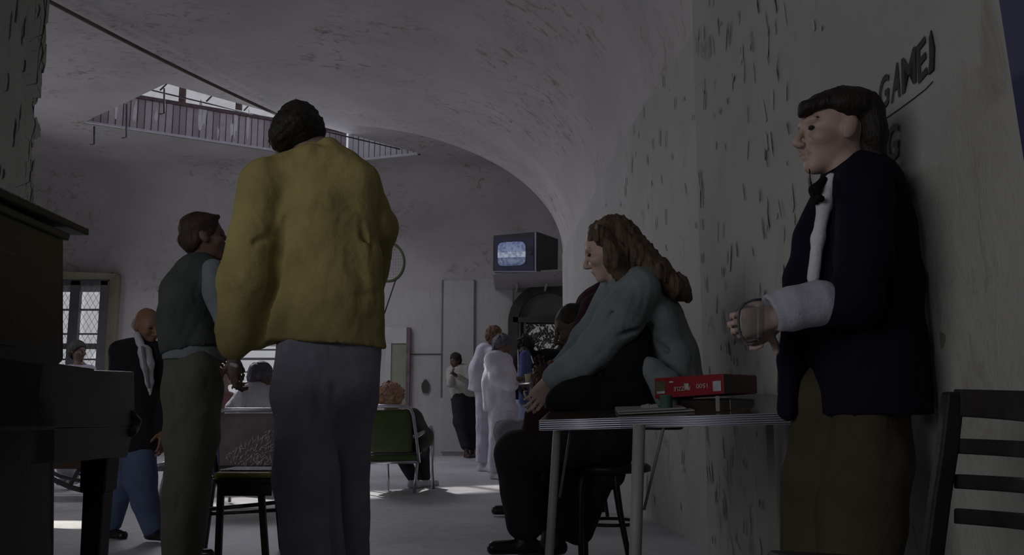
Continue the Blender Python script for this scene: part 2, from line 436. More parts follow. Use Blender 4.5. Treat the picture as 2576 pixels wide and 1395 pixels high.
g = [wallrun(2.03, 4.95, 5.0, 6), [[Vector((1.04, 4.95, z)) for z in np.linspace(0, 5, 12)], [Vector((1.12, 4.99, z)) for z in np.linspace(0, 5, 12)]],
     ]
wr = joined('wall_right', g, M['plaster_right'], off=0, thick=.02)
joined('wall_right_far', [wallrun(4.99, 7.1, ZS, 4), wallrun(7.1, 13.0, ZS, 8)], M['plaster_pier'], off=0, thick=.02)
# pier return at its far end and the recess wall beyond
bm = bmesh.new(); box(bm, (1.37, 13.0 + .15 - .31, 2.4), (1.24, .30, 4.8)); tag(bmobj('trim_1', bm, M['plaster_pier']), kind='structure')
bm = bmesh.new(); box(bm, (2.1, 14.5, 2.5), (.2, 3.4, 5.0)); tag(bmobj('wall_recess', bm, M['plaster_far']), kind='structure')
# blue painted door leaf that ends the right wall beside the camera
d = empty('door_1', (1.24, 1.98, 0)); tag(d, kind='structure')
e0 = Px(2513, 0, 1.19); e1 = Px(2578, 420, 1.19)
dirv = (e1 - e0).normalized(); top = e0 - dirv * 1.2; bot = e0 + dirv * ((0.0 - e0.z) / dirv.z)
prismo('door_leaf', [bot, top, Vector((1.17, top.y - 1.0, top.z)), Vector((1.17, bot.y - 1.0, 0))], (.04, 0, 0), M['navy'], d)
lathe('door_knob', [(.012, 0), (.03, .01), (.03, .04), (.01, .05)], (1.15, 1.35, 1.0), M['chrome'], d, 12)
# --- ceiling: half-elliptic vault springing from the right wall, flat crown with the skylight hole
Lp, Np, Rp, Fp = Pz(215, 305, ZC), Pz(418, 210, ZC), Pz(1052, 385, ZC), Pz(872, 404, ZC)
def zv(x, y):
    a = xw(min(max(y, -1), 13)) - XC
    q = (x - XC) / a
    if q <= 0: return ZC
    return ZS + (ZC - ZS) * math.sqrt(max(0, 1 - q * q)) if q < 1 else ZS
def vault_grid(ys, n=26):
    rows = []
    for y in ys:
        w = xw(y) if y < 13 else .735; a = w - XC; row = []
        for k in range(n + 1):
            t = PI / 2 * k / n; row.append(Vector((XC + a * math.sin(t), y, ZS + (ZC - ZS) * math.cos(t))))
        rows.append(row)
    return rows
bm = bmesh.new()
for ys in (np.linspace(-3.1, 4.96, 10), np.linspace(4.96, 5.0, 2), np.linspace(5.0, 13.0, 24)):
    R = [[bm.verts.new(p) for p in row] for row in vault_grid([float(y) for y in ys])]
    for A, B in zip(R, R[1:]):
        for k in range(len(A) - 1): bm.faces.new((A[k], A[k + 1], B[k + 1], B[k]))
# flat crown x<-3 for y<13, and x<2.2 for y 13..16, minus the hole: fan the region round the quadrilateral
X0 = -10.5
quad = [Vector((p.x, p.y, ZC)) for p in (Lp, Np, Rp, Fp)]
outer = [Vector((X0, -3, ZC)), Vector((XC, -3, ZC)), Vector((XC, 13, ZC)), Vector((2.2, 13, ZC)), Vector((2.2, YB - .8, ZC)), Vector((X0, YB - .8, ZC))]
# Np-Rp edge crosses x=-3 before y=13: the vault there is nearly flat, keep the hole edge by triangulating with bmesh fill
allv = []
def loop_edges(pts):
    vs = [bm.verts.new(p) for p in pts]; return [bm.edges.new((vs[i], vs[(i + 1) % len(vs)])) for i in range(len(vs))]
ed = loop_edges(outer)
inner_pts = quad
ed += loop_edges(inner_pts)
bmesh.ops.triangle_fill(bm, use_beauty=True, use_dissolve=False, edges=ed, normal=(0, 0, -1))
cove = []
for k in range(17):
    t = PI / 2 * k / 16; yy = YB - .8 + .8 * math.sin(t); zz = ZC - 2.1 + 2.1 * math.cos(t)
    cove.append([Vector((X0, yy, zz)), Vector((2.2, yy, zz))])
R = [[bm.verts.new(p) for p in row] for row in cove]
for A, B in zip(R, R[1:]): bm.faces.new((A[0], A[1], B[1], B[0]))
ceil = bmobj('ceiling', bm, M['plaster_ceiling'], smooth=False); tag(ceil, kind='structure')
for p in ceil.data.polygons: p.use_smooth = abs(p.normal.z) < .9999
# --- back wall (with two window holes and the arched doorway), left wall
def wall_with_holes(name, x0, x1, z1, holes, y, mat, thick=.3):
    xs = sorted({x0, x1, *[h[0] for h in holes], *[h[1] for h in holes]}); zs = sorted({0, z1, *[h[2] for h in holes], *[h[3] for h in holes]})
    bm = bmesh.new()
    for i in range(len(xs) - 1):
        for j in range(len(zs) - 1):
            cx, cz = (xs[i] + xs[i + 1]) / 2, (zs[j] + zs[j + 1]) / 2
            if any(h[0] < cx < h[1] and h[2] < cz < h[3] for h in holes): continue
            box(bm, (cx, y + thick / 2, cz), (xs[i + 1] - xs[i], thick, zs[j + 1] - zs[j]))
    bmesh.ops.remove_doubles(bm, verts=bm.verts, dist=1e-4)
    return tag(bmobj(name, bm, mat), kind='structure')
w1a, w1b = P(120, 706, YB), P(247, 1010, YB)
w2a, w2b = P(390, 868, YB), P(700, 1025, YB)
wall_with_holes('wall_back', X0, 2.2, ZC - 2.05, [(w1a.x, w1b.x, w1b.z, w1a.z), (w2a.x, w2b.x, w2b.z, w2a.z)], YB, M['plaster_far'])
bm = bmesh.new()
for (a, b) in ((-3, 16.3),): box(bm, (-10.2, (a + b) / 2, ZC / 2), (.3, b - a, ZC))
tag(bmobj('wall_left', bm, M['plaster']), kind='structure')
bm = bmesh.new(); box(bm, (-4.5, -3.15, ZC / 2), (12.5, .3, ZC)); tag(bmobj('wall_front', bm, M['plaster']), kind='structure')
bm = bmesh.new(); box(bm, (1.37, -.5, ZC / 2), (.3, 5.0, ZC)); tag(bmobj('wall_right_near', bm, M['plaster']), kind='structure')
# window 1: deep brownish reveal on its right, dark frame, glazing bars, wire mesh
wn = empty('window_1', ((w1a.x + w1b.x) / 2, YB, w1b.z)); tag(wn, kind='structure')
def bar(name, a, b, w, mat, parent, dpt=.06):
    a, b = Vector(a), Vector(b); d = b - a; L = d.length; q = d.to_track_quat('X', 'Z').to_matrix()
    return boxo(name, (a + b) / 2, (L, dpt, w), mat, parent, q, bevel=.003)
yw = YB + .02
for (a, b, wdt) in (((w1a.x, w1a.z), (w1b.x + .05, w1a.z), .16), ((w1b.x - .0, w1a.z), (w1b.x - .0, w1b.z), .16), ((w1a.x, w1b.z), (w1b.x, w1b.z), .1),):
    bar('window_frame', (a[0], yw, a[1]), (b[0], yw, b[1]), wdt, M['frame_grey'], wn, .1)
mx = P(186, 800, YB).x
bar('mullion', (mx, yw, w1a.z), (mx, yw, w1b.z), .17, M['frame_grey'], wn, .1)
for py, t in ((778, .035), (839, .03), (870, .10), (903, .03), (960, .03)):
    z = P(200, py, YB).z; bar('glazing_bar', (w1a.x, yw + .02, z), (w1b.x, yw + .02, z), t, M['frame_grey'], wn, .04)
for (a, b) in ((w1a.x + .02, mx - .08), (mx + .08, w1b.x - .08)):
    boxo('window_pane', ((a + b) / 2, yw + .16, (w1a.z + w1b.z) / 2), (b - a, .006, w1a.z - w1b.z), M['glass'], wn, bevel=0)
def meshwire(name, x0, x1, z0, z1, y, step, mat, parent, r=.005):
    bm = bmesh.new()
    def clip(p, d):
        # clip the infinite line p+t*d to the rectangle
        t0, t1 = -1e9, 1e9
        for c, lo, hi in ((0, x0, x1), (1, z0, z1)):
            a, b = (lo - p[c]) / d[c], (hi - p[c]) / d[c]; a, b = min(a, b), max(a, b); t0, t1 = max(t0, a), min(t1, b)
        return (t0, t1) if t1 - t0 > .01 else None
    for sgn in (1, -1):
        n = int((x1 - x0 + (z1 - z0)) / step) + 2
        for i in range(-n, n):
            p = (x0 + i * step, z0 if sgn > 0 else z1); d = (.6, 1.0 * sgn); c = clip(p, d)
            if c: tube(bm, [(p[0] + d[0] * c[0], y, p[1] + d[1] * c[0]), (p[0] + d[0] * c[1], y, p[1] + d[1] * c[1])], r, 3)
    o = bmobj(name, bm, mat, parent); return tag(o, kind='stuff')
meshwire('wire_mesh', w1a.x, w1b.x, w1b.z, w1a.z, yw - .04, .10, M['wire'], wn, .0035)
# brownish architrave slab beside and above window 1
rx = P(306, 700, YB).x; rt = P(200, 688, YB).z
M['reveal'] = simple('window_reveal', (.30, .27, .20), .85, .2, 3)
prismo('reveal', [(w1b.x + .08, YB - .03, w1b.z - .3), (rx, YB - .18, w1b.z - .3), (rx, YB - .18, rt - .04), (w1b.x + .08, YB - .03, rt + .04)], (0, .25, 0), M['reveal'], wn)
prismo('lintel', [(w1a.x - .2, YB - .06, w1a.z + .02), (w1b.x + .12, YB - .06, w1a.z + .02), (rx, YB - .2, rt - .03), (w1a.x - .2, YB - .2, rt + .03)], (0, .2, 0), M['reveal'], wn)
# window 2: low wide window with horizontal bars behind the seated people
wn2 = empty('window_2', ((w2a.x + w2b.x) / 2, YB, w2b.z)); tag(wn2, kind='structure')
for py, t in ((862, .05), (879, .035), (902, .05), (935, .03), (965, .03), (1000, .03)):
    z = P(600, py, YB).z; bar('glazing_bar', (w2a.x, yw, z), (w2b.x, yw, z), t * .8, M['frame_grey'], wn2, .05)
for x in (w2a.x, (w2a.x + w2b.x) / 2 - .25, w2b.x): bar('mullion', (x, yw, w2a.z), (x, yw, w2b.z), .07, M['frame_grey'], wn2, .07)
boxo('window_pane', ((w2a.x + w2b.x) / 2, yw + .15, (w2a.z + w2b.z) / 2), (w2b.x - w2a.x, .006, w2a.z - w2b.z), M['glass'], wn2, bevel=0)
# --- the skylight: shaft with boarded far sides, clerestory panes above, white lip
sk = empty('window_3', ((Lp.x + Rp.x) / 2, (Lp.y + Rp.y) / 2, ZC)); tag(sk, kind='structure')
HB, HT = .50, 1.20     # board height, roof height above the ceiling
def shaft_side(A, B, n, mats, hb, seed):
    rnd = random.Random(seed); d = (B - A); L = d.length; u = d.normalized(); nrm = Vector((-u.y, u.x, 0))
    q = Matrix((u, nrm, Vector((0, 0, 1)))).transposed()
    mesh0 = None
    for i in range(n):
        w = L / n; c = A + u * (w * (i + .5)) + Vector((0, 0, hb / 2)) + nrm * (.03 + rnd.uniform(-.006, .006))
        m = mats[rnd.randrange(len(mats))] if i < n * .62 else mats[(rnd.randrange(2) + 1) % len(mats)]
        if mesh0 is None or True:
            o = boxo('plank', c, (w - .014, .022, hb), m, sk, q, bevel=.003)
    return u, nrm, q
u1, n1, q1 = shaft_side(Lp, Fp, 40, [M['board'], M['board_b'], M['board']], HB, 1)
u2, n2, q2 = shaft_side(Fp, Rp, 13, [M['board_c'], M['board_c']], HT - .05, 2)
# bare primer patches where paint has come off single planks
rnd = random.Random(5)
LF = (Fp - Lp).length
for (f, z0, hh, ww) in ((.10, .12, .22, .03), (.165, .10, .34, .04), (.24, .16, .2, .03), (.40, .06, .5, .05), (.415, .2, .34, .06), (.52, .08, .3, .035), (.535, .12, .45, .035), (.585, .05, .5, .03), (.47, .04, .2, .02)):
    c = Lp + u1 * (LF * f) + n1 * .004 + Vector((0, 0, z0 + hh / 2))
    pts = []
    for k in range(12):
        t = 2 * PI * k / 12; rr = 1 + rnd.uniform(-.35, .35); pts.append(c + u1 * (ww / 1.4 * math.cos(t) * rr) + Vector((0, 0, hh / 2 * math.sin(t) * rr)))
    prismo('bare_patch', pts, n1 * .02, M['board_w'], sk)
# rear backing behind boards, near sides, roof
up = Vector((0, 0, 1))
prismo('shaft_lining', [Lp + n1 * .05, Fp + n1 * .05, Fp + n1 * .05 + up * HB, Lp + n1 * .05 + up * HB], n1 * .06, M['board_b'], sk)
prismo('shaft_lining', [Fp + n2 * .05, Rp + n2 * .05, Rp + n2 * .05 + up * HT, Fp + n2 * .05 + up * HT], n2 * .06, M['board_b'], sk)
prismo('shaft_lining', [Np + up * .01, Rp + up * .01, Rp + up * HT, Np + up * HT], (.05, -.05, 0), M['board_c'], sk)
prismo('shaft_lining', [Lp + up * .01, Np + up * .01, Np + up * HT, Lp + up * HT], (-.05, -.05, 0), M['board_c'], sk)
prismo('skylight_roof', [p + up * HT for p in (Lp, Np, Rp, Fp)], (0, 0, .05), M['board_c'], sk)
# sill rail on the boards, posts and panes of the clerestory
def rail(name, a, b, w, t, mat): return bar(name, a, b, w, mat, sk, t)
rail('sill_rail', Lp + up * HB + n1 * .0, Fp + up * HB, .05, .07, M['rust'])
for f in (.0, .14, .33, .545, .78, 1.0):
    a = Lp.lerp(Fp, f) + up * HB; rail('clerestory_post', a, a + up * (HT - HB), .09 if f not in (0, 1) else .05, .07, M['rust'] if f in (.33, .545) else M['frame_grey'])
for f0, f1 in ((.0, .14), (.14, .33), (.33, .545), (.545, .78), (.78, 1.0)):
    a, b = Lp.lerp(Fp, f0 + .012) + n1 * .03, Lp.lerp(Fp, f1 - .012) + n1 * .03
    prismo('window_pane', [a + up * (HB + .03), b + up * (HB + .03), b + up * (HT - .02), a + up * (HT - .02)], n1 * .006, M['glass'], sk)
# pipe rods crossing the opening with rings, and hooks hanging from it
for z, r in ((.30, .014), (.10, .010)):
    a, b = Np.lerp(Lp, .28) + up * z, Rp.lerp(Fp, .25) + up * z
    tubeo('tie_rod', [a, b], r, M['steel_dark'], sk, 6)
A0, B0 = Np.lerp(Lp, .18), Rp.lerp(Fp, .1)
for f in (.05, .2, .33, .46, .6):
    c = A0.lerp(B0, f); tubeo('rod_bracket', [c + up * .4, c + up * .22 + u1 * .05, c + up * .05 - u1 * .08], .012, M['steel_dark'], sk, 6)
for (px, y0, y1, yy) in ((413, 222, 285, 11.6), (318, 262, 345, 12.6), (237, 318, 362, 12.6)):
    a, b = P(px, y0, yy), P(px, y1, yy); tubeo('hanging_hook', [a, b, b + Vector((-.06, 0, -.01))], .012, M['steel_dark'], sk, 6)
# white lip round the far edges
for a, b, w in ((Lp, Fp, .045), (Fp, Rp, .055)):
    u = (b - a).normalized(); nn = Vector((-u.y, u.x, 0))
    prismo('white_lip', [a, b, b - nn * .05, a - nn * .05], (0, 0, -w * .6), M['lip'], sk)
# ceiling cable
ca, cb = Pz(120, 2, 4.86), Pz(705, 292, 4.86)
pts = [ca.lerp(cb, t) + Vector((0, 0, -.03 * math.sin(PI * t))) for t in np.linspace(-.25, 1.0, 14)]
tag(tubeo('ceiling_cable', pts, .022, M['cable'], n=6), 'long brown cable strung under the ceiling from the left pillar to the skylight', 'cable')
# --- left pillar with ragged peeling edge
pl = Px  # noqa
XP = P(88, 250, 5.5).x
tag(prismo('wall_pillar', [(XP, 5.5, 0), (XP - .5, 6.3, 0), (XP - 1.8, 6.3, 0), (XP - 1.8, 5.5, 0)], (0, 0, ZC), M['plaster_pillar']), kind='structure')
rnd = random.Random(11)
def flake_geo(bm, c, u, v, n, w, h, lift, rnd):
    pts = [(-.5, -.5), (.5, -.45), (.55, .1), (.3, .5), (-.2, .45), (-.55, .2)]
    vs = []
    for (a, b) in pts:
        a += rnd.uniform(-.18, .18); b += rnd.uniform(-.18, .18)
        vs.append(bm.verts.new(c + u * (a * w) + v * (b * h) + n * (lift * max(0, a + .5) ** 1.5 + .002)))
    ctr = bm.verts.new(c + n * .003)
    for i in range(len(vs)): bm.faces.new((ctr, vs[i], vs[(i + 1) % len(vs)]))
bm = bmesh.new()
for i in range(90):
    z = rnd.uniform(1.5, 4.6); flake_geo(bm, Vector((XP + rnd.uniform(-.04, .015), 5.495, z)), Vector((1, 0, 0)), up, Vector((0, -1, 0)), rnd.uniform(.03, .09), rnd.uniform(.05, .26), rnd.uniform(.0, .02), rnd)
for i in range(60):
    flake_geo(bm, Vector((XP - abs(rnd.gauss(0, .25)), 5.492, rnd.uniform(1.4, 4.2))), Vector((1, 0, 0)), up, Vector((0, -1, 0)), rnd.uniform(.008, .02), rnd.uniform(.05, .2), rnd.uniform(.0, .008), rnd)
o = bmobj('paint_flakes', bm, M['plaster_pillar'], bpy.data.objects['wall_pillar']); tag(o, kind='stuff')
# curled flakes of paint on the right wall
bm = bmesh.new()
for i in range(330):
    y = rnd.choice([rnd.uniform(2.6, 4.9), rnd.uniform(2.9, 4.9), rnd.uniform(5.05, 8.5)]); z = rnd.uniform(.05, 3.0)
    if y < 3.2 and z > 1.5 and rnd.random() < .85: continue
    u = Vector((0, 1 if rnd.random() < .5 else -1, 0)); n = Vector((-1, 0, 0))
    v = (up + Vector((0, rnd.uniform(-.35, .35), 0))).normalized()
    flake_geo(bm, Vector((xw(y) - .003 - .011, y, z)), u, v, n, rnd.uniform(.008, .024), rnd.uniform(.02, .13), rnd.uniform(.001, .007), rnd)
tag(bmobj('paint_flakes', bm, M['plaster_right'], wr), kind='stuff')
# round stain on the right wall
M['stain'] = simple('grease_stain', (.20, .19, .15), .8)
c = P(2364, 856, 2.43); c = Vector((xw(c.y), c.y, c.z))
yst = 2.57; cst = Px(2364, 856, xw(2.46) - .012)
prismo('wall_stain', [cst + Vector((0, .034 * math.cos(t) * (1 + .1 * math.sin(3 * t)), .024 * math.sin(t))) for t in np.linspace(0, 2 * PI, 17)[:-1]], (.004, 0, 0), M['stain'], wr)
# --- painted words on the right wall
def text_obj(name, s, mat, parent, origin, ux, uy, size, sx=1.0, depth=.0015, font_shear=0.0):
    """text laid in the plane (ux, uy) from origin (lower left); one mesh per word"""
    cu = bpy.data.curves.new(name, 'FONT'); cu.body = s; cu.size = 1; cu.extrude = 0; cu.shear = font_shear; cu.offset = .012
    t = bpy.data.objects.new(name, cu); COL.objects.link(t)
    dg = bpy.context.evaluated_depsgraph_get(); me = bpy.data.meshes.new_from_object(t.evaluated_get(dg)); bpy.data.objects.remove(t)
    ux, uy = Vector(ux), Vector(uy); n = ux.normalized().cross(uy.normalized())
    for v in me.vertices: v.co = Vector(origin) + ux * (v.co.x * size * sx) + uy * (v.co.y * size) + n * depth
    return finish(name, me, mat, parent)
def on_wall(px, py):
    r = ray(px, py); y = 2.4
    for _ in range(30):
        x = xw(y) - .013; y = r.y * (x / r.x)
    return Vector((x, y, CAMZ + r.z * (x / r.x)))
# letters: lower-left and lower-right corners of each glyph, and height, taken where the sign stands on the wall
def letter(ch, bl, br, tl, name='painted_letter'):
    a, b, t = on_wall(*bl), on_wall(*br), on_wall(*tl)
    cu = bpy.data.curves.new('t', 'FONT'); cu.body = ch; cu.size = 1; cu.offset = .022
    tt = bpy.data.objects.new('t', cu); COL.objects.link(tt); dg = bpy.context.evaluated_depsgraph_get()
    me = bpy.data.meshes.new_from_object(tt.evaluated_get(dg)); bpy.data.objects.remove(tt)
    xs = [v.co.x for v in me.vertices]; ys = [v.co.y for v in me.vertices]; x0, x1, y0, y1 = min(xs), max(xs), min(ys), max(ys)
    for v in me.vertices: v.co = a + (b - a) * ((v.co.x - x0) / (x1 - x0)) + (t - a) * ((v.co.y - y0) / (y1 - y0)) + Vector((-.002, 0, 0))
    return finish(name, me, M['ink'], wr)
letter('G', (2212, 284), (2237, 262), (2212, 203))
letter('A', (2242, 262), (2266, 241), (2246, 168))
letter('M', (2270, 238), (2306, 205), (2268, 150))
letter('E', (2311, 212), (2334, 184), (2306, 118))
letter('G', (2229, 412), (2259, 398), (2231, 322))
letter('I', (2270, 480), (2279, 474), (2267, 436))
a = [on_wall(2338, 188), on_wall(2350, 176), on_wall(2352, 120), on_wall(2344, 76), on_wall(2340, 96), on_wall(2341, 150)]
prismo('painted_stroke', a, (-.004, 0, 0), M['ink'], wr)
tubeo('pencil_line', [on_wall(2224, 300), on_wall(2262, 274), on_wall(2300, 246), on_wall(2328, 224), on_wall(2346, 205)], .0016, M['ink'], wr, 4)
# --- far wall features
fw = bpy.data.objects['wall_back']
def fbox(name, x0, y0, x1, y1, d0, d1, mat, parent, Yw=YB, bevel=.004):
    a, b = P(x0, y0, Yw), P(x1, y1, Yw); return boxo(name, ((a.x + b.x) / 2, Yw - (d0 + d1) / 2, (a.z + b.z) / 2), (abs(b.x - a.x), abs(d1 - d0), abs(a.z - b.z)), mat, parent, bevel=bevel)
M['pilaster'] = M['plaster_far']
fbox('dark_conduit', 1030, 889, 1205, 891, 0, .02, M['steel_dark'], fw)
fbox('wall_panel', 1113, 706, 1192, 1135, 0, .05, M['plaster_far'], fw)
fbox('wall_panel', 1194, 700, 1290, 1135, 0, .02, M['plaster_far'], fw)
fbox('panel_crack', 1112, 704, 1113.4, 1000, 0, .054, M['transom'], fw)
fbox('panel_crack', 1192, 704, 1193.4, 960, 0, .054, M['transom'], fw)
M['notice'] = simple('pale_board', (.50, .51, .49), .8, .1, 5); M['notice_g'] = simple('green_board', (.27, .27, .20), .8, .15, 4)
nb = empty('notice_board', P(995, 1010, YB) - Vector((0, .05, 0))); tag(nb, 'tall pale board with a greenish lower panel on the far wall behind the curly-haired sitter', 'board')
fbox('header_panel', 972, 824, 1026, 864, 0, .08, M['notice'], nb)
fbox('board_stile', 972, 864, 984, 960, 0, .08, M['notice'], nb)
fbox('lower_panel', 984, 864, 1024, 1130, 0, .06, M['notice_g'], nb)
fbox('board_edge', 1024, 824, 1029, 1130, 0, .085, M['rust'], nb)
ce = P(1070, 972, YB - .03)
prismo('wall_stain', [ce + Vector((.07 * math.cos(t), 0, .12 * math.sin(t) * (1 + .15 * math.sin(5 * t)))) for t in np.linspace(0, 2 * PI, 15)[:-1]], (0, .02, 0), M['opening'], fw)
# arched doorway
dr = empty('door_2', P(1355, 1130, YB)); tag(dr, kind='structure')
cx = P(1378, 812, YB); rad_o = (P(1378, 812, YB).x - P(1278, 812, YB).x); zt = P(1378, 714, YB).z - cx.z
def arc(rx, rz, n=18): return [(cx.x + rx * math.cos(t), cx.z + rz * math.sin(t)) for t in np.linspace(PI, 0, n)]
def archring(name, ro, ri, zo, zi, d0, d1, mat):
    bm = bmesh.new(); o = [(cx.x - ro, 0.0)] + arc(ro, zo) + [(cx.x + ro, 0.0)]; i = [(cx.x - ri, 0.0)] + arc(ri, zi) + [(cx.x + ri, 0.0)]
    rings = [[bm.verts.new((p[0], YB - d, p[1])) for p in q] for q, d in ((o, d0), (o, d1), (i, d1), (i, d0))]
    for A, B in zip(rings, rings[1:]):
        for k in range(len(A) - 1): bm.faces.new((A[k], A[k + 1], B[k + 1], B[k]))
    bmesh.ops.recalc_face_normals(bm, faces=bm.faces); return bmobj(name, bm, mat, dr)
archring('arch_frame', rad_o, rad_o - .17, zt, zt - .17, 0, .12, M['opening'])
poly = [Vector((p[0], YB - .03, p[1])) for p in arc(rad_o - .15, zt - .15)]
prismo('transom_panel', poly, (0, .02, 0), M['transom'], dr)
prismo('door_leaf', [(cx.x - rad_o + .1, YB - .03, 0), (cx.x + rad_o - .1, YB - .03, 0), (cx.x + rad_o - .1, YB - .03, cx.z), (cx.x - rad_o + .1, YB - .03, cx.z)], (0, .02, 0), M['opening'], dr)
fbox('transom_bar', 1290, 798, 1470, 812, .02, .12, M['steel_dark'], dr)
# lit mesh window in the door, dark leaves in front of the daylight
M['daylight'] = simple('daylit_yard_pane', (.3, .3, .3), .5, .3, 2, emis=((.66, .70, .68), .16))
fbox('lit_pane', 1322, 816, 1462, 890, .035, .045, M['daylight'], dr)
a, b = P(1322, 816, YB), P(1462, 890, YB)
meshwire('wire_mesh', a.x, b.x, b.z, a.z, YB - .09, .055, M['wire'], dr, .004)
bm = bmesh.new(); rnd = random.Random(3)
for i in range(150):
    x = a.x + (b.x - a.x) * rnd.random() ** 1.7; z = b.z + (a.z - b.z) * rnd.random() ** .8
    flake_geo(bm, Vector((x, YB - .06, z)), Vector((math.cos(i), 0, math.sin(i))), Vector((-math.sin(i), 0, math.cos(i))), Vector((0, -1, 0)), .10, .035, .01, rnd)
M['leafd'] = simple('dark_leaf', (.05, .06, .035), .8)
tag(bmobj('leaves', bm, M['leafd'], dr), kind='stuff')
for x0, x1, y1 in ((1302, 1310, 1000), (1318, 1324, 1000)): fbox('door_stile', x0, 812, x1, y1, .03, .10, M['frame_grey'], dr)
# shelf and television high on the recess wall
YT = 14.2
sh = empty('wall_shelf', P(1310, 690, YT)); tag(sh, 'pale narrow wall shelf that carries the television', 'shelf')
s0, s1, s2, s3 = P(1240, 686, YT), P(1422, 676, YT), P(1450, 676, YB), P(1262, 684, YB)
prismo('shelf_board', [s0, s1, Vector((s2.x, YB, s1.z)), Vector((s0.x, YB, s0.z))], (0, 0, -.028), M['plaster'], sh)
for px in (1300, 1370): 
    q = P(px, 690, YB - .02); boxo('bracket', (q.x, YB - .4, s0.z - .05), (.03, .8, .05), M['plaster_far'], sh)
tv = empty('television', P(1310, 684, YT)); tag(tv, 'old box television with a bluish picture on the shelf above the arched doorway', 'television')
f0, f1, f2, f3 = P(1239, 684, YT), P(1350, 679, YT - .12), P(1352, 582, YT - .12), P(1240, 592, YT)
backv = Vector((.36, .62, 0))
M['tvbox'] = simple('tv_cabinet', (.055, .05, .052), .5); M['tvface'] = simple('tv_bezel', (.06, .065, .11), .4)
prismo('cabinet', [f0, f1, f2, f3], backv, M['tvbox'], tv, bevel=.01)
nf = (f1 - f0).cross(f3 - f0).normalized(); 
if nf.y > 0: nf = -nf
def tvq(x0, y0, x1, y1, off):
    def q(px, py):
        r = ray(px, py); p0 = f0 + nf * off; t = (p0 - Vector((0, 0, CAMZ))).dot(nf) / r.dot(nf); return Vector((0, 0, CAMZ)) + r * t
    return [q(x0, y1), q(x1, y1), q(x1, y0), q(x0, y0)], q
poly, q = tvq(1246, 596, 1343, 680, .004); bz = prismo('bezel', poly, nf * .015, M['tvface'], tv)
pts = []
for t in np.linspace(0, 2 * PI, 33)[:-1]:
    c, s_ = math.cos(t), math.sin(t); e = .38
    x = 1287 + 35 * math.copysign(abs(c) ** e, c); y = 638 + 30 * math.copysign(abs(s_) ** e, s_) - (x - 1287) * .05; pts.append(tvq(0, 0, 1, 1, .022)[1](x, y))
prismo('screen', pts, nf * .006, M['screen'], bz)
poly, _ = tvq(1345, 584, 1349, 680, .004); prismo('trim_strip', poly, nf * .01, M['alu'], tv)
poly, _ = tvq(1240, 681, 1350, 684, .004); prismo('trim_strip', poly, nf * .01, M['alu'], tv)
for yy in (620, 632):
    poly, _ = tvq(1328, yy, 1338, yy + 8, .02); prismo('dial', poly, nf * .012, M['steel_dark'], bz)

# ================================================================== people
def add_head(B, c, f, up_=(0, 0, 1), s=1.0):
    """head centred c, looking along f; returns the frame"""
    f = Vector(f).normalized(); r = f.cross(Vector(up_)).normalized(); u = r.cross(f).normalized(); c = Vector(c)
    A = (f, r, u)
    def q(a, b, d): return c + (f * a + r * b + u * d) * s
    B.ell(q(-.012, 0, .028), (.098 * s, .076 * s, .098 * s), A, .02)
    B.ell(q(.028, 0, -.045), (.062 * s, .058 * s, .066 * s), A, .03)
    B.ell(q(.070, 0, -.093), (.024 * s, .026 * s, .020 * s), A, .025)
    B.ell(q(.078, 0, .030), (.016 * s, .050 * s, .012 * s), A, .015)
    for k in (-1, 1):
        B.ell(q(.098, k * .032, .008), (.016 * s, .018 * s, .013 * s), A, .012, 'sub')
        B.ell(q(.060, k * .045, -.022), (.030 * s, .022 * s, .022 * s), A, .02)
        B.ell(q(-.005, k * .078, -.002), (.020 * s, .010 * s, .034 * s), (Vector(f) * .94 + u * .3, r, u), .006)
    B.cone(q(.086, 0, .020), q(.116, 0, -.026), .008 * s, .0105 * s, .012)
    B.ell(q(.102, 0, -.034), (.014 * s, .018 * s, .008 * s), A, .008)
    B.ell(q(.091, 0, -.058), (.015 * s, .024 * s, .0075 * s), A, .006)
    B.ell(q(.086, 0, -.070), (.013 * s, .021 * s, .007 * s), A, .006)
    B.cone(q(.102, .02, -.0635), q(.102, -.02, -.0635), .0035 * s, .0035 * s, .004, op='sub')
    return q, A
def add_hand(B, wr_, d, nrm, curl=.5, s=1.0, thumb=1, spread=.06):
    """five-fingered hand from the wrist along d; nrm = palm direction, fingers curl towards it"""
    d = Vector(d).normalized(); n = Vector(nrm); n = (n - d * n.dot(d)).normalized(); b = d.cross(n) * thumb; w = Vector(wr_)
    for off, L in ((.030, .082), (.010, .088), (-.010, .085), (-.029, .078)):
        B.cone(w + b * off * .5 * s, w + d * L * s + b * off * s, .016 * s, .0125 * s, .012)
    for off, L0, segs, r in ((.031, .082, (.042, .026, .020), .0088), (.010, .088, (.047, .030, .021), .0090), (-.011, .085, (.043, .028, .020), .0085), (-.030, .078, (.034, .021, .018), .0076)):
        p = w + d * L0 * s + b * off * s; a = .25 * curl; dd = d + b * off * spread * 20
        for i, sl in enumerate(segs):
            v = (dd.normalized() * math.cos(a) + n * math.sin(a)).normalized(); qn = p + v * sl * s
            B.cone(p, qn, (r - i * .0008) * s, (r - (i + 1) * .0009) * s, .004); p = qn; a += curl * .95
    p = w + d * .022 * s + b * .026 * s
    for sl, ang, r in ((.040, .75, .0125), (.030, .5, .0105), (.024, .3, .0092)):
        v = (d * math.cos(ang) + b * math.sin(ang) + n * (.25 + .5 * curl)).normalized(); qn = p + v * sl * s
        B.cone(p, qn, r * s, (r - .0012) * s, .006); p = qn

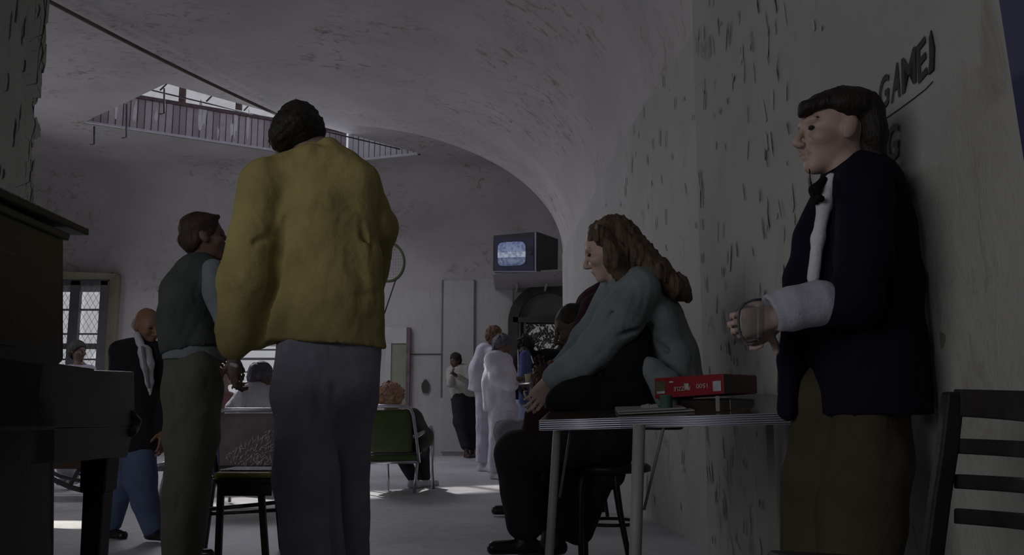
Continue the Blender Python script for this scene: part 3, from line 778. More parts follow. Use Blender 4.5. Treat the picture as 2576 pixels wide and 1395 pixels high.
def person(label, Z, J, look, skinm, top, legs, hair, group=None, sc=1.0, hs=1.0, h=.012, neck_up=None, shoes=None, hands=None, extra=None, parts=(), cutpants=None, head_up=(0, 0, 1), face_parts=False, base=None, sole=True):
    """J: joints (px, py, dz) at distance Z. top/legs: dict(mat, radii, hem...). Returns the empty."""
    G = {k: P(v[0], v[1], Z + (v[2] if len(v) > 2 else 0)) for k, v in J.items()}
    e = empty('person', base if base is not None else Vector((G['pel'].x, G['pel'].y, 0))); tag(e, label, 'person', group)
    sh = (G['shR'] - G['shL']); shu = sh.normalized(); mid = (G['shR'] + G['shL']) / 2; pel = G['pel']
    hipu = (G['hipR'] - G['hipL']).normalized() if 'hipR' in G else shu
    # continuous body
    B = Sdf(); look = Vector(look).normalized()
    q, A = add_head(B, G['head'], look, head_up, hs * sc)
    hb = q(-.03, 0, -.06)
    nb_ = G.get('neck', mid + Vector((0, 0, .03 * sc)))
    B.cone(hb, nb_, .047 * sc, .055 * sc, .02)
    B.cone(nb_, mid.lerp(pel, .25), .05 * sc, .085 * sc, .03, shu, 1.3)
    B.cone(mid.lerp(pel, .2), pel, .085 * sc, .085 * sc, .03, shu, 1.3)
    for s_ in 'LR':
        B.chain([nb_.lerp(G['sh' + s_], .3), G['sh' + s_], G['el' + s_], G['wr' + s_]], [x * sc for x in (.045, .045, .034, .024)], .02)
        hd = (hands or {}).get(s_)
        d = (G['wr' + s_] - G['el' + s_]).normalized()
        if hd: add_hand(B, G['wr' + s_], hd.get('d', d), hd.get('n', look), hd.get('curl', .5), sc * hd.get('s', 1), hd.get('thumb', 1))
        else: add_hand(B, G['wr' + s_], d, (-1 if s_ == 'R' else 1) * shu, .45, sc, 1 if s_ == 'L' else -1)
        if 'hip' + s_ in G:
            B.chain([pel.lerp(G['hip' + s_], .6), G['hip' + s_], G['kn' + s_], G['an' + s_]], [x * sc for x in (.075, .07, .048, .034)], .02)
    body = B.mesh('body', h, skinm, e)
    if face_parts:
        for k in (-1, 1):
            D = Sdf(); D.ell(q(.0835, k * .031, .008), (.0085 * hs * sc, .011 * hs * sc, .0065 * hs * sc), A); D.mesh('eye', .003, M['eye'], e)
            D = Sdf(); D.cone(q(.0875, k * .016, .031), q(.071, k * .052, .033), .0042 * hs * sc, .0025 * hs * sc); D.mesh('eyebrow', .003, hair.get('mat', M['hair_dark']) if hair else M['hair_dark'], e)
    # upper garment
    if top:
        T = Sdf(); r = dict(sh=.068, el=.056, wr=.046, chest=.125, waist=.125, w=1.45, w2=1.35, k=.04); r.update(top.get('r', {}))
        hemp = top.get('hemp', pel)
        T.cone(nb_.lerp(mid, .3) - Vector((0, 0, .02 * sc)), G['shL'].lerp(mid, .15), .06 * sc, r['sh'] * sc, .03)
        T.cone(nb_.lerp(mid, .3) - Vector((0, 0, .02 * sc)), G['shR'].lerp(mid, .15), .06 * sc, r['sh'] * sc, .03)
        ch = mid.lerp(pel, .28); wa = top.get('waist', mid.lerp(pel, .7))
        T.cone(ch, wa, r['chest'] * sc, r['waist'] * sc, r['k'], shu, r['w'])
        T.cone(wa, hemp + (hemp - wa) * .3, r['waist'] * sc, (r.get('hem', r['waist'])) * sc, r['k'], shu, r['w2'])
        for fn in top.get('pre', ()): fn(T, G, q)
        ax_ = (hemp - wa).normalized() if top.get('hemn') is None else Vector(top['hemn'])
        T.cut(hemp, ax_)
        sl = top.get('sleeve', 1.0)
        for s_ in 'LR':
            if sl == 0: continue
            a, b, c = G['sh' + s_], G['el' + s_], G['wr' + s_]
            if sl < 1: T.cone(a, a.lerp(b, sl * 2 if sl < .5 else 1), r['sh'] * sc, r['sh'] * 1.05 * sc, .025)
            else: T.chain([a, b, b.lerp(c, .93)], [r['sh'] * sc, r['el'] * sc, r['wr'] * sc], .03)
        for fn in top.get('post', ()): fn(T, G, q)
        fa = top.get('fold', .006); T.noise(fa, (9, 9, 5), 3); T.noise(fa * .5, (26, 26, 14), 9)
        if top.get('neckhole', True): T.ell(hb.lerp(nb_, .35), (.06 * sc,) * 3, None, .01, 'sub')
        T.mesh(top.get('name', 'shirt'), top.get('h', h), top['mat'], e)
    if legs:
        T = Sdf(); r = dict(hip=.105, kn=.078, an=.062, seat=.115, w=1.35); r.update(legs.get('r', {}))
        T.cone(pel + Vector((0, 0, legs.get('rise', .06) * sc)), pel, r['seat'] * sc, r['seat'] * sc, .04, hipu, r['w'])
        for s_ in 'LR':
            a, b, c = G['hip' + s_], G['kn' + s_], G['an' + s_]
            T.chain([a, b, b.lerp(c, legs.get('len', .95))], [r['hip'] * sc, r['kn'] * sc, r['an'] * sc], legs.get('k', .03))
            if legs.get('cuts', True): T.cut(b.lerp(c, legs.get('len', .95)) + (c - b).normalized() * .03 * sc, (0, 0, -1)) if abs((c - b).normalized().z) > .8 else None
        for fn in legs.get('post', ()): fn(T, G, q)
        fa = legs.get('fold', .005); T.noise(fa, (11, 11, 4), 5); T.noise(fa * .4, (28, 28, 12), 8)
        T.mesh(legs.get('name', 'trousers'), legs.get('h', h), legs['mat'], e)
    if shoes:
        for s_ in 'LR':
            if 'an' + s_ not in G: continue
            a = G['an' + s_]; t = Vector(shoes['dir' + s_] if 'dir' + s_ in shoes else shoes['dir']).normalized(); T = Sdf()
            zz = a.z - .055 * sc
            if shoes.get('ground') : zz = .035 * sc
            T.cone(Vector((a.x, a.y, zz)) - t * .04 * sc, Vector((a.x, a.y, zz - .004)) + t * .15 * sc, .040 * sc, .036 * sc, .02)
            T.cone(Vector((a.x, a.y, zz)), a, .042 * sc, .042 * sc, .03)
            T.cut(Vector((a.x, a.y, zz - .033 * sc)), (0, 0, -1))
            T.mesh('shoe', min(h, .01), shoes['mat'], e)
    if hair:
        T = Sdf(); k = hair.get('k', 1.0); s_ = hs * sc
        st = hair.get('style', 'short')
        if st == 'short':
            T.ell(q(-.018, 0, .040), (.100 * s_ * k, .083 * s_ * k, .096 * s_ * k), A, .02)
            T.ell(q(-.05, 0, -.01), (.062 * s_ * k, .078 * s_ * k, .075 * s_ * k), A, .02)
            T.ell(q(.105, 0, -.035), (.085 * s_, .11 * s_, .092 * s_), A, .02, 'sub')
            T.ell(q(.02, 0, -.075), (.075 * s_, .12 * s_, .060 * s_), A, .01, 'sub')
        elif st == 'fringe':   # bald crown, hair round the sides and back
            T.ell(q(-.035, 0, .005), (.082 * s_, .088 * s_, .055 * s_), A, .02)
            T.ell(q(.06, 0, .02), (.085 * s_, .12 * s_, .12 * s_), A, .02, 'sub')
        elif st == 'curly':
            T.ell(q(-.015, 0, .035), (.125 * s_ * k, .125 * s_ * k, .115 * s_ * k), A, .02)
            T.ell(q(.115, 0, -.03), (.08 * s_, .09 * s_, .08 * s_), A, .02, 'sub')
        for fn in hair.get('post', ()): fn(T, G, q)
        am = hair.get('amp', .006); fq = hair.get('freq', (30, 30, 22)); T.noise(am, fq, 4)
        T.mesh('hair', hair.get('h', min(h, .009)), hair['mat'], e)
    for nm, fn, hh, mt in parts:
        T = Sdf(); fn(T, G, q); T.mesh(nm, hh, mt, e)
    return e

def Q(Z): return lambda x, y, dz=0: P(x, y, Z + dz)
def rp(Z): return lambda r: r * Z / F

# ---------- 1. big man in the yellow jacket, back to the camera
Z = 3.3; p = Q(Z); R = rp(Z)
def jk_pre(T, G, q):
    # broad back, shoulder slope, hem flare
    T.chain([p(800, 470), p(812, 620), p(826, 760), p(828, 900)], [R(75), R(80), R(88), R(98)], .05, (1, 0, 0), 1.32)
    T.chain([p(680, 455), p(775, 415), p(860, 425), p(900, 470)], [R(48), R(46), R(46), R(44)], .05)
    T.cone(p(905, 480), p(925, 650), R(36), R(28), .05)
    T.cone(p(925, 650), p(925, 880), R(28), R(38), .05)
    # loose flap of the hem pulled to the hand
    T.chain([p(720, 650, -.02), p(700, 800, -.03), p(705, 860, -.03)], [R(40), R(46), R(40)], .04)
def jk_post(T, G, q):
    # left sleeve hanging, wide; the right elbow juts out
    T.chain([p(668, 470, -.02), p(640, 600, -.05), p(612, 720, -.06), p(590, 830, -.06)], [R(62), R(58), R(60), R(42)], .035)
    T.cone(p(592, 820, -.06), p(588, 868, -.06), R(40), R(32), .02)
    T.chain([p(905, 490, .05), p(945, 565, .10), p(925, 640, .30)], [R(52), R(44), R(36)], .03)
    # stand-up collar, folded
    T.chain([p(735, 402, .02), p(785, 390, -.06), p(840, 392, -.05), p(858, 408, .02)], [R(20), R(24), R(22), R(18)], .02)
    T.chain([p(765, 382, -.02), p(828, 366, -.03), p(850, 382, -.02)], [R(16), R(20), R(16)], .02)
    T.chain([p(690, 850, -.03), p(650, 862, -.04), p(615, 872, -.05)], [R(16), R(14), R(10)], .02)
    # deep folds: armpit to wrist, waist creases
    T.chain([p(718, 540, -.10), p(705, 640, -.085), p(686, 720, -.08), p(668, 800, -.075), p(646, 862, -.075)], [R(8), R(17), R(17), R(15), R(12)], .012, op='sub')
    T.chain([p(695, 680, -.10), p(738, 742, -.135), p(805, 802, -.15)], [R(14), R(9), R(3)], .012, op='sub')
    T.chain([p(640, 610, -.13), p(690, 590, -.115), p(722, 540, -.11)], [R(4), R(12), R(6)], .012, op='sub')
    T.chain([p(952, 735, -.06), p(890, 745, -.135), p(840, 752, -.155)], [R(9), R(9), R(4)], .012, op='sub')
    T.chain([p(955, 800, -.06), p(890, 790, -.145), p(830, 780, -.165)], [R(9), R(8), R(4)], .012, op='sub')
    T.chain([p(905, 520, -.08), p(915, 590, -.07), p(930, 650, -.03)], [R(5), R(9), R(6)], .012, op='sub')
    T.chain([p(745, 402, -.10), p(800, 400, -.155), p(868, 398, -.10)], [R(3), R(4), R(3)], .012, op='sub')
def tr_post(T, G, q):
    T.chain([p(766, 880), p(764, 1000), p(770, 1200, -.02), p(792, 1420, -.02)], [R(66), R(72), R(76), R(74)], .03)
    T.chain([p(893, 880), p(888, 1000, .08), p(878, 1150, .14), p(880, 1420, .18)], [R(58), R(60), R(49), R(50)], .03)
    T.cone(p(825, 880), p(825, 960), R(74), R(80), .05, (1, 0, 0), 1.55)
    T.chain([p(838, 960, -.115), p(842, 1100, -.075), p(846, 1395, -.065)], [R(7), R(14), R(14)], .012, op='sub')
    T.chain([p(770, 960, -.16), p(820, 1010, -.155), p(845, 1060, -.10)], [R(4), R(5), R(4)], .02, op='sub')
def yh_post(T, G, q):
    c = p(752, 322); T.ell(c, (R(66), .12, R(46)), None, .03)
    T.ell(p(715, 350), (R(38), .09, R(36)), None, .03)
person('tall person in yellow jacket and slate trousers, back to the camera, head bowed', Z,
       dict(head=(748, 345, .05), neck=(815, 385, 0), shL=(672, 455, 0), shR=(902, 462, 0), elL=(620, 680, -.05), elR=(948, 575, .1), wrL=(590, 878, -.06), wrR=(925, 770, .42),
            pel=(826, 905, 0), hipL=(766, 930, 0), hipR=(882, 930, .05), knL=(765, 1230, 0), knR=(876, 1230, .15), anL=(790, 1520, .02), anR=(880, 1490, .18)),
       (-.5, .75, -.42), M['skin_mid'],
       dict(mat=M['yellow'], name='jacket', r=dict(sh=.08, el=.075, wr=.055, chest=.115, waist=.115, w=1.5), hemp=p(826, 868), hemn=(-.06, 0, -1), waist=p(822, 740), pre=[jk_pre], post=[jk_post], fold=.007, h=.009, neckhole=False),
       dict(mat=M['slate'], post=[tr_post], h=.010, fold=.006, r=dict(hip=.08, kn=.055, an=.055, seat=.085), rise=.0),
       dict(mat=M['hair_black'], post=[yh_post], amp=.006, freq=(75, 75, 60), h=.006, k=1.0),
       h=.008, shoes=dict(mat=M['shoe_black'], dir=(0.05, 1, 0), ground=True), hands=dict(L=dict(d=(-.05, .15, -1), n=(.8, .5, 0), curl=.9, s=1.0, thumb=-1), R=dict(curl=1.1, n=(-1, 0, -.3))))
# small white object held in the clasped left hand
M['whiteplastic'] = simple('white_plastic', (.75, .74, .78), .4)
T = Sdf(); T.cone(P(583, 916, 3.12), P(594, 920, 3.12), R(5), R(5)); o = T.mesh('bottle_cap', .003, M['whiteplastic']); tag(o, "small white cap held in the yellow-jacketed person's hanging hand", 'cap')

# ---------- 2. shorter person in a dark vest
Z = 4.55; p2 = Q(Z); R2 = rp(Z)
def v_pre(T, G, q):
    T.chain([p2(500, 690), p2(480, 740), p2(470, 800), p2(480, 850), p2(490, 900)], [R2(56), R2(62), R2(58), R2(62), R2(66)], .05, (.4, 1, 0), 1.25)
    T.cone(p2(505, 668), p2(470, 720), R2(34), R2(42), .04)
def v_sub(T, G, q):
    T.chain([p2(545, 850, -.12), p2(500, 800, -.17), p2(460, 830, -.17)], [R2(4), R2(5), R2(4)], .02, op='sub')
    T.chain([p2(540, 800, -.12), p2(500, 760, -.18), p2(455, 790, -.18)], [R2(3), R2(4), R2(3)], .02, op='sub')
def l_post(T, G, q):
    T.chain([p2(478, 900), p2(486, 980), p2(482, 1100), p2(468, 1250), p2(456, 1400)], [R2(62), R2(70), R2(62), R2(54), R2(46)], .04)
    T.chain([p2(500, 960, .12), p2(500, 1100, .12), p2(478, 1250, .1), p2(462, 1400, .1)], [R2(58), R2(50), R2(42), R2(40)], .03)
    T.chain([p2(522, 960, -.14), p2(532, 1010, -.13), p2(515, 1060, -.14)], [R2(3), R2(5), R2(3)], .02, op='sub')
    T.chain([p2(440, 1000, -.14), p2(450, 1150, -.15), p2(446, 1350, -.1)], [R2(3), R2(4), R2(3)], .02, op='sub')
def sleeve2(T, G, q):
    T.chain([p2(535, 680, -.08), p2(545, 730, -.12), p2(565, 800, -.10)], [R2(30), R2(34), R2(28)], .02)
    T.cone(p2(490, 665), p2(515, 660), R2(24), R2(24), .02); T.noise(.004, (14, 14, 10), 3)
def band2(T, G, q):
    T.cone(p2(488, 884), p2(488, 898), R2(70), R2(71), .01, (.4, 1, 0), 1.15); T.cut(p2(488, 906), (0, 0, -1)); T.cut(p2(488, 872), (0, 0, 1)); T.noise(.003, (14, 14, 14), 3)
def h2(T, G, q):
    T.ell(p2(498, 572), (R2(46), .10, R2(34)), None, .02); T.cone(p2(478, 546), p2(468, 543), R2(6), R2(3), .01); T.ell(p2(470, 605), (R2(20), .07, R2(22)), None, .02)
    T.cone(p2(515, 548), p2(550, 545), R2(9), R2(6), .02)
person('person in a dark vest and olive trousers looking up beside the yellow jacket', Z,
       dict(head=(515, 600, 0), neck=(503, 665, 0), shL=(455, 705, .10), shR=(540, 700, -.10), elL=(440, 810, .22), elR=(560, 810, -.10), wrL=(520, 880, .30), wrR=(585, 895, -.05),
            pel=(485, 915, 0), hipL=(480, 935, .1), hipR=(490, 935, -.08), knL=(485, 1150, .1), knR=(480, 1150, -.05), anL=(462, 1375, .1), anR=(450, 1385, -.05)),
       (.92, .32, .12), M['skin_brown'],
       dict(mat=M['vest'], name='vest', pre=[v_pre], post=[v_sub], sleeve=0, hemp=p2(486, 880), waist=p2(478, 820), r=dict(sh=.05, chest=.10, waist=.105, w=1.2), h=.010, neckhole=False),
       dict(mat=M['olive'], post=[l_post], h=.011, r=dict(seat=.12, w=1.15), fold=.007), dict(mat=M['hair_red'], post=[h2], amp=.005),
       h=.009, shoes=dict(mat=M['shoe_black'], dir=(.5, .8, 0), ground=True),
       parts=[('shirt_sleeve', sleeve2, .010, M['paleblue']), ('waistband', band2, .010, M['paledenim'])], hs=1.02, face_parts=True)

# ---------- 3. elderly man in the dark blazer
Z = 5.55; p3 = Q(Z); R3 = rp(Z)
def b_pre(T, G, q):
    T.chain([p3(345, 900), p3(345, 1000), p3(350, 1090), p3(350, 1150)], [R3(52), R3(52), R3(54), R3(56)], .05, (1, .2, 0), 1.25)
    T.cone(p3(300, 880), p3(400, 885), R3(24), R3(24), .04)
def b_sub(T, G, q):
    T.chain([p3(362, 840, -.22), p3(372, 900, -.26), p3(377, 960, -.27), p3(379, 990, -.26)], [R3(16), R3(18), R3(10), R3(2)], .01, op='sub')
def shirt3(T, G, q):
    T.chain([p3(364, 884, -.115), p3(371, 915, -.135), p3(376, 960, -.145), p3(378, 992, -.145)], [R3(17), R3(15), R3(9), R3(3)], .02)
    T.chain([p3(345, 842, -.06), p3(352, 862, -.10), p3(362, 885, -.135)], [R3(9), R3(9), R3(6)], .01)
def tie3(T, G, q): T.chain([p3(358, 872, -.165), p3(368, 930, -.175), p3(374, 975, -.175)], [R3(3.5), R3(5), R3(3)], .01)
def j_post(T, G, q):
    T.chain([p3(350, 1120, -.02), p3(352, 1200, -.10), p3(365, 1260, -.10), p3(385, 1325, -.06)], [R3(40), R3(38), R3(30), R3(24)], .03)
    T.chain([p3(330, 1130, .05), p3(305, 1220, .10), p3(282, 1320, .14)], [R3(34), R3(28), R3(20)], .03)
person('elderly balding person in a dark blazer, white shirt and blue jeans walking beside the piano', Z,
       dict(head=(370, 822, 0), neck=(358, 868, 0), shL=(298, 890, .05), shR=(402, 895, -.05), elL=(285, 1000, .05), elR=(420, 1010, -.02), wrL=(300, 1100, .0), wrR=(412, 1085, -.10),
            pel=(348, 1110, 0), hipL=(330, 1120, .05), hipR=(362, 1120, -.05), knL=(308, 1215, .1), knR=(355, 1215, -.12), anL=(275, 1320, .15), anR=(388, 1322, -.06)),
       (.75, -.5, -.25), M['skin_red'],
       dict(mat=M['blazer'], name='blazer', pre=[b_pre], hemp=p3(350, 1135), waist=p3(346, 1020), sleeve=1, r=dict(sh=.055, el=.05, wr=.045, chest=.10, waist=.11, w=1.25), h=.010, fold=.004, neckhole=False),
       dict(mat=M['jeans'], name='jeans', post=[j_post], r=dict(hip=.07, kn=.062, an=.055, seat=.09), h=.011), dict(mat=M['hair_white'], style='fringe'),
       sc=.88, h=.009, hs=1.05, shoes=dict(mat=M['shoe_black'], dir=(.8, -.5, 0)), parts=[('shirt_front', shirt3, .009, M['white']), ('necktie', tie3, .006, M['greyt'])], face_parts=True)

# ---------- 4. long-haired woman sitting on the table
Z = 3.70; p4 = Q(Z); R4 = rp(Z)
def d_pre(T, G, q):
    T.chain([p4(1605, 730), p4(1650, 810), p4(1690, 900), p4(1705, 990)], [R4(62), R4(64), R4(58), R4(60)], .05, (.2, 1, 0), 1.35)
    T.chain([p4(1600, 705), p4(1560, 720, .1)], [R4(42), R4(38)], .04)
def d_post(T, G, q):
    T.chain([p4(1608, 728, -.12), p4(1560, 800, -.16), p4(1500, 880, -.14), p4(1450, 925, -.10), p4(1400, 945, -.05)], [R4(54), R4(56), R4(46), R4(44), R4(28)], .03)
    T.chain([p4(1550, 730, .12), p4(1480, 850, .15), p4(1420, 920, .08)], [R4(44), R4(40), R4(30)], .03)
    # collar and creases
    T.chain([p4(1556, 706, .02), p4(1575, 690, -.08), p4(1610, 700, -.12)], [R4(12), R4(14), R4(10)], .02)
    T.chain([p4(1632, 820, -.13), p4(1622, 862, -.12), p4(1600, 885, -.15)], [R4(10), R4(13), R4(9)], .012, op='sub')
    T.chain([p4(1480, 915, -.215), p4(1545, 855, -.25), p4(1618, 812, -.19)], [R4(5), R4(8), R4(6)], .012, op='sub')
    T.chain([p4(1560, 760, -.235), p4(1520, 820, -.24), p4(1480, 870, -.22)], [R4(3), R4(6), R4(3)], .012, op='sub')
    T.chain([p4(1440, 900, -.18), p4(1430, 935, -.19), p4(1436, 965, -.15)], [R4(4), R4(6), R4(4)], .012, op='sub')
    T.chain([p4(1636, 850, -.14), p4(1672, 878, -.14), p4(1722, 900, -.11)], [R4(8), R4(7), R4(4)], .012, op='sub')
    T.chain([p4(1642, 870, -.13), p4(1668, 920, -.135), p4(1702, 975, -.13)], [R4(7), R4(7), R4(5)], .010, op='sub')
def d_inner(T, G, q):
    T.chain([p4(1600, 850, -.10), p4(1580, 920, -.12), p4(1600, 1000, -.10)], [R4(40), R4(58), R4(56)], .05)
def d_hemflap(T, G, q):
    T.chain([p4(1608, 902, -.17), p4(1640, 930, -.19), p4(1672, 965, -.19), p4(1680, 1000, -.18)], [R4(12), R4(26), R4(34), R4(34)], .03); T.noise(.005, (14, 14, 8), 3)
def jn4(T, G, q):
    T.chain([p4(1690, 1005, -.05), p4(1580, 985, -.14), p4(1470, 990, -.18), p4(1400, 1012, -.16)], [R4(46), R4(46), R4(36), R4(28)], .04)
    T.chain([p4(1690, 1010, .12), p4(1560, 1000, .16), p4(1420, 1010, .14)], [R4(40), R4(40), R4(32)], .04)
    T.chain([p4(1420, 1015, -.12), p4(1530, 1020, -.20), p4(1640, 1022, -.16)], [R4(24), R4(24), R4(22)], .03)
def lh(T, G, q):
    T.chain([p4(1545, 600), p4(1590, 640, -.04), p4(1650, 690, -.08), p4(1700, 725, -.08), p4(1732, 752, -.06)], [R4(56), R4(48), R4(38), R4(28), R4(8)], .04, (0, 1, 0), 1.15)
    T.ell(p4(1545, 596), (R4(60), .11, R4(52)), None, .03)
    T.chain([p4(1515, 590, -.10), p4(1545, 650, -.13), p4(1570, 700, -.12)], [R4(24), R4(26), R4(22)], .03)
    T.chain([p4(1500, 585, .02), p4(1490, 600, -.03)], [R4(20), R4(10)], .03)
    T.ell(p4(1492, 652, -.06), (R4(30), .12, R4(40)), None, .02, 'sub')
person('person with long wavy brown hair in a grey-green denim shirt sitting hunched on the table', Z,
       dict(head=(1532, 630, 0), neck=(1565, 690, 0), shL=(1575, 720, .17), shR=(1612, 728, -.15), elL=(1490, 850, .2), elR=(1510, 880, -.16), wrL=(1420, 930, .08), wrR=(1385, 955, -.03),
            pel=(1690, 985, 0), hipL=(1680, 1000, .10), hipR=(1680, 1000, -.08), knL=(1425, 1005, .16), knR=(1430, 1000, -.16), anL=(1560, 1020, .10), anR=(1600, 1022, -.16)),
       (-.93, .1, -.36), M['skin_pale'],
       dict(mat=M['denim'], name='denim_shirt', pre=[d_pre], post=[d_post], hemp=p4(1712, 985), hemn=(.25, 0, -1), waist=p4(1690, 900), r=dict(sh=.06, el=.05, wr=.045, chest=.10, waist=.09, w=1.4, k=.03), h=.009, fold=.007, neckhole=False),
       dict(mat=M['black'], post=[jn4], rise=.03, r=dict(hip=.07, kn=.06, an=.05, seat=.075), cuts=False, len=.8, h=.010),
       dict(mat=M['hair_brown'], style='x', post=[lh], amp=.009, freq=(60, 60, 12), h=.006), h=.008,
       hands=dict(R=dict(d=(-.55, -.1, -.75), n=(-.3, .9, .1), curl=.8, thumb=1), L=dict(d=(-.7, 0, -.6), n=(0, -.6, -.6), curl=.9, thumb=-1)),
       shoes=dict(mat=M['shoe_black'], dir=(1, 0, 0)), parts=[('undershirt', d_inner, .010, M['black']), ('shirt_front', d_hemflap, .010, M['paledenim'])], face_parts=True,
       base=P(1690, 1030, 3.70))

# ---------- 5. seated person in maroon, bent forward behind the table
Z = 4.7; p5 = Q(Z); R5 = rp(Z)
def m_pre(T, G, q):
    T.chain([p5(1520, 1070), p5(1520, 960), p5(1520, 850), p5(1512, 760)], [R5(56), R5(62), R5(56), R5(44)], .05, (0, 1, 0), 1.3)
def m_post(T, G, q):
    T.chain([p5(1525, 722), p5(1490, 770), p5(1440, 870)], [R5(24), R5(38), R5(36)], .04)
def b5(T, G, q):
    T.chain([p5(1540, 1110), p5(1430, 1110, -.15), p5(1300, 1140, -.18)], [R5(58), R5(54), R5(48)], .04)
    T.chain([p5(1300, 1140, -.18), p5(1312, 1240, -.14), p5(1322, 1310, -.12)], [R5(52), R5(46), R5(42)], .03)
    T.chain([p5(1420, 1120, .1), p5(1400, 1240, .05), p5(1400, 1320, .02)], [R5(58), R5(56), R5(44)], .03)
    T.chain([p5(1540, 1110, .1), p5(1490, 1200, .1), p5(1455, 1330, .08)], [R5(52), R5(50), R5(40)], .05)
    T.cone(p5(1540, 1120), p5(1530, 1190), R5(50), R5(40), .04)
def sk5(T, G, q):
    T.cone(p5(1320, 1318, -.12), p5(1318, 1345, -.12), R5(17), R5(16), .01); T.cone(p5(1388, 1328, 0), p5(1382, 1362, -.05), R5(22), R5(22), .01)
person('person in a dark maroon pullover and black trousers sitting bent forward behind the table', Z,
       dict(head=(1443, 828, -.02), neck=(1485, 790, 0), shL=(1490, 780, .2), shR=(1500, 780, -.17), elL=(1400, 1060, .25), elR=(1345, 1085, -.18), wrL=(1370, 960, .15), wrR=(1346, 1040, -.22),
            pel=(1535, 1080, 0), hipL=(1530, 1100, .1), hipR=(1530, 1100, -.1), knL=(1410, 1120, .1), knR=(1300, 1140, -.18), anL=(1388, 1348, 0), anR=(1320, 1345, -.12)),
       (-.92, .05, -.38), M['skin_dark'],
       dict(mat=M['maroon'], name='pullover', pre=[m_pre], post=[m_post], hemp=p5(1530, 1110), waist=p5(1524, 980), r=dict(sh=.072, el=.06, wr=.05, chest=.10, waist=.11, w=1.3), h=.011),
       dict(mat=M['charcoal'], post=[b5], rise=.02, r=dict(kn=.09, an=.08), cuts=False, len=.86, h=.011), dict(mat=M['hair_black'], k=.96, amp=.003), h=.009,
       hands=dict(R=dict(d=(-.1, -.05, 1), n=(.9, .2, 0), curl=.35, s=1.15, thumb=1)),
       shoes=dict(mat=M['shoe_black'], dir=(-1, -.15, 0)), parts=[('sock', sk5, .008, M['teal'])], face_parts=True)
# hidden sitter whose grey knee shows beside them
Z = 6.9; p6 = Q(Z); R6 = rp(Z)
def g6(T, G, q): T.chain([p6(1400, 1090), p6(1330, 1082), p6(1272, 1085)], [R6(30), R6(30), R6(28)], .03); T.chain([p6(1272, 1085), p6(1285, 1160), p6(1300, 1230)], [R6(31), R6(26), R6(24)], .03)
person('seated person in pale grey trousers whose knee shows behind the maroon sitter', Z,
       dict(head=(1470, 850, 0), shL=(1440, 905, .1), shR=(1500, 905, -.1), elL=(1420, 990, .1), elR=(1500, 990, -.1), wrL=(1390, 1050, .0), wrR=(1420, 1050, -.1), pel=(1470, 1075, 0),
            hipL=(1460, 1085, .1), hipR=(1460, 1085, -.1), knL=(1310, 1085, .15), knR=(1275, 1085, -.08), anL=(1320, 1262, .15), anR=(1300, 1262, -.08)),
       (-1, 0, -.1), M['skin_brown'], dict(mat=M['blazer'], hemp=p6(1465, 1075)), dict(mat=M['greyt'], post=[g6], rise=0, fold=.010), dict(mat=M['hair_dark']), h=.016, shoes=dict(mat=M['shoe_black'], dir=(-1, 0, 0)))

# ---------- 6. young man standing against the right wall
Z = 2.55; p7 = Q(Z); R7 = rp(Z)
def n_pre(T, G, q):
    T.chain([p7(2180, 470), p7(2175, 600), p7(2170, 760), p7(2180, 900), p7(2200, 1080)], [R7(92), R7(108), R7(118), R7(120), R7(132)], .05, (0, 1, 0), 1.1)
    T.chain([p7(2115, 440, .02), p7(2085, 560), p7(2060, 700)], [R7(30), R7(52), R7(60)], .05)
    T.chain([p7(2240, 520), p7(2262, 700), p7(2270, 860), p7(2285, 1000)], [R7(44), R7(42), R7(44), R7(50)], .05)
def n_post(T, G, q):
    # near arm: sleeve to mid forearm, and the front panel swinging forward
    T.chain([p7(2175, 490, -.14), p7(2175, 640, -.19), p7(2150, 760, -.20), p7(2092, 768, -.20)], [R7(66), R7(62), R7(58), R7(54)], .03)
    T.chain([p7(2072, 485, .0), p7(2036, 600, .0), p7(2012, 700, .02), p7(1998, 780, .04), p7(1990, 900, .05), p7(1982, 1030, .05)], [R7(16), R7(32), R7(34), R7(30), R7(28), R7(30)], .04)
    T.chain([p7(2045, 860, -.2), p7(2030, 960, -.22), p7(2020, 1070, -.22)], [R7(10), R7(30), R7(42)], .02, op='sub')
def tn(T, G, q):
    T.chain([p7(2195, 1010), p7(2185, 1150, -.02), p7(2168, 1300, -.06), p7(2160, 1480, -.06)], [R7(88), R7(100), R7(98), R7(88)], .03)
    T.chain([p7(2095, 880, .04), p7(2075, 1000, .06), p7(2055, 1200, .08), p7(2045, 1400, .10)], [R7(50), R7(74), R7(80), R7(78)], .03)
    T.chain([p7(2062, 1050, -.16), p7(2070, 1200, -.15), p7(2075, 1400, -.14)], [R7(5), R7(8), R7(6)], .02, op='sub')
def shirt7(T, G, q):
    T.chain([p7(2092, 452, -.06), p7(2076, 510, -.085), p7(2058, 600, -.085), p7(2046, 700, -.085)], [R7(16), R7(17), R7(15), R7(16)], .02); T.noise(.002, (12, 12, 9), 2)
def collar7(T, G, q):
    T.chain([p7(2072, 452, -.07), p7(2050, 478, -.09), p7(2052, 508, -.10)], [R7(10), R7(13), R7(8)], .015); T.cone(p7(2066, 500, -.12), p7(2060, 496, -.13), R7(9), R7(9), .01)
def cuff7(T, G, q):
    T.chain([p7(2060, 762, -.20), p7(1990, 776, -.205), p7(1935, 788, -.205)], [R7(54), R7(50), R7(44)], .012)
    T.chain([p7(2000, 720, -.29), p7(2010, 770, -.33), p7(2030, 825, -.30)], [R7(2.2), R7(2.2), R7(2.2)], .006, op='sub'); T.cut(p7(1940, 785, -.21), (-1, 0, -.42)); T.ell(p7(1925, 790, -.205), (R7(34), R7(34), R7(34)), None, .004, 'sub'); T.noise(.002, (20, 20, 14), 2)
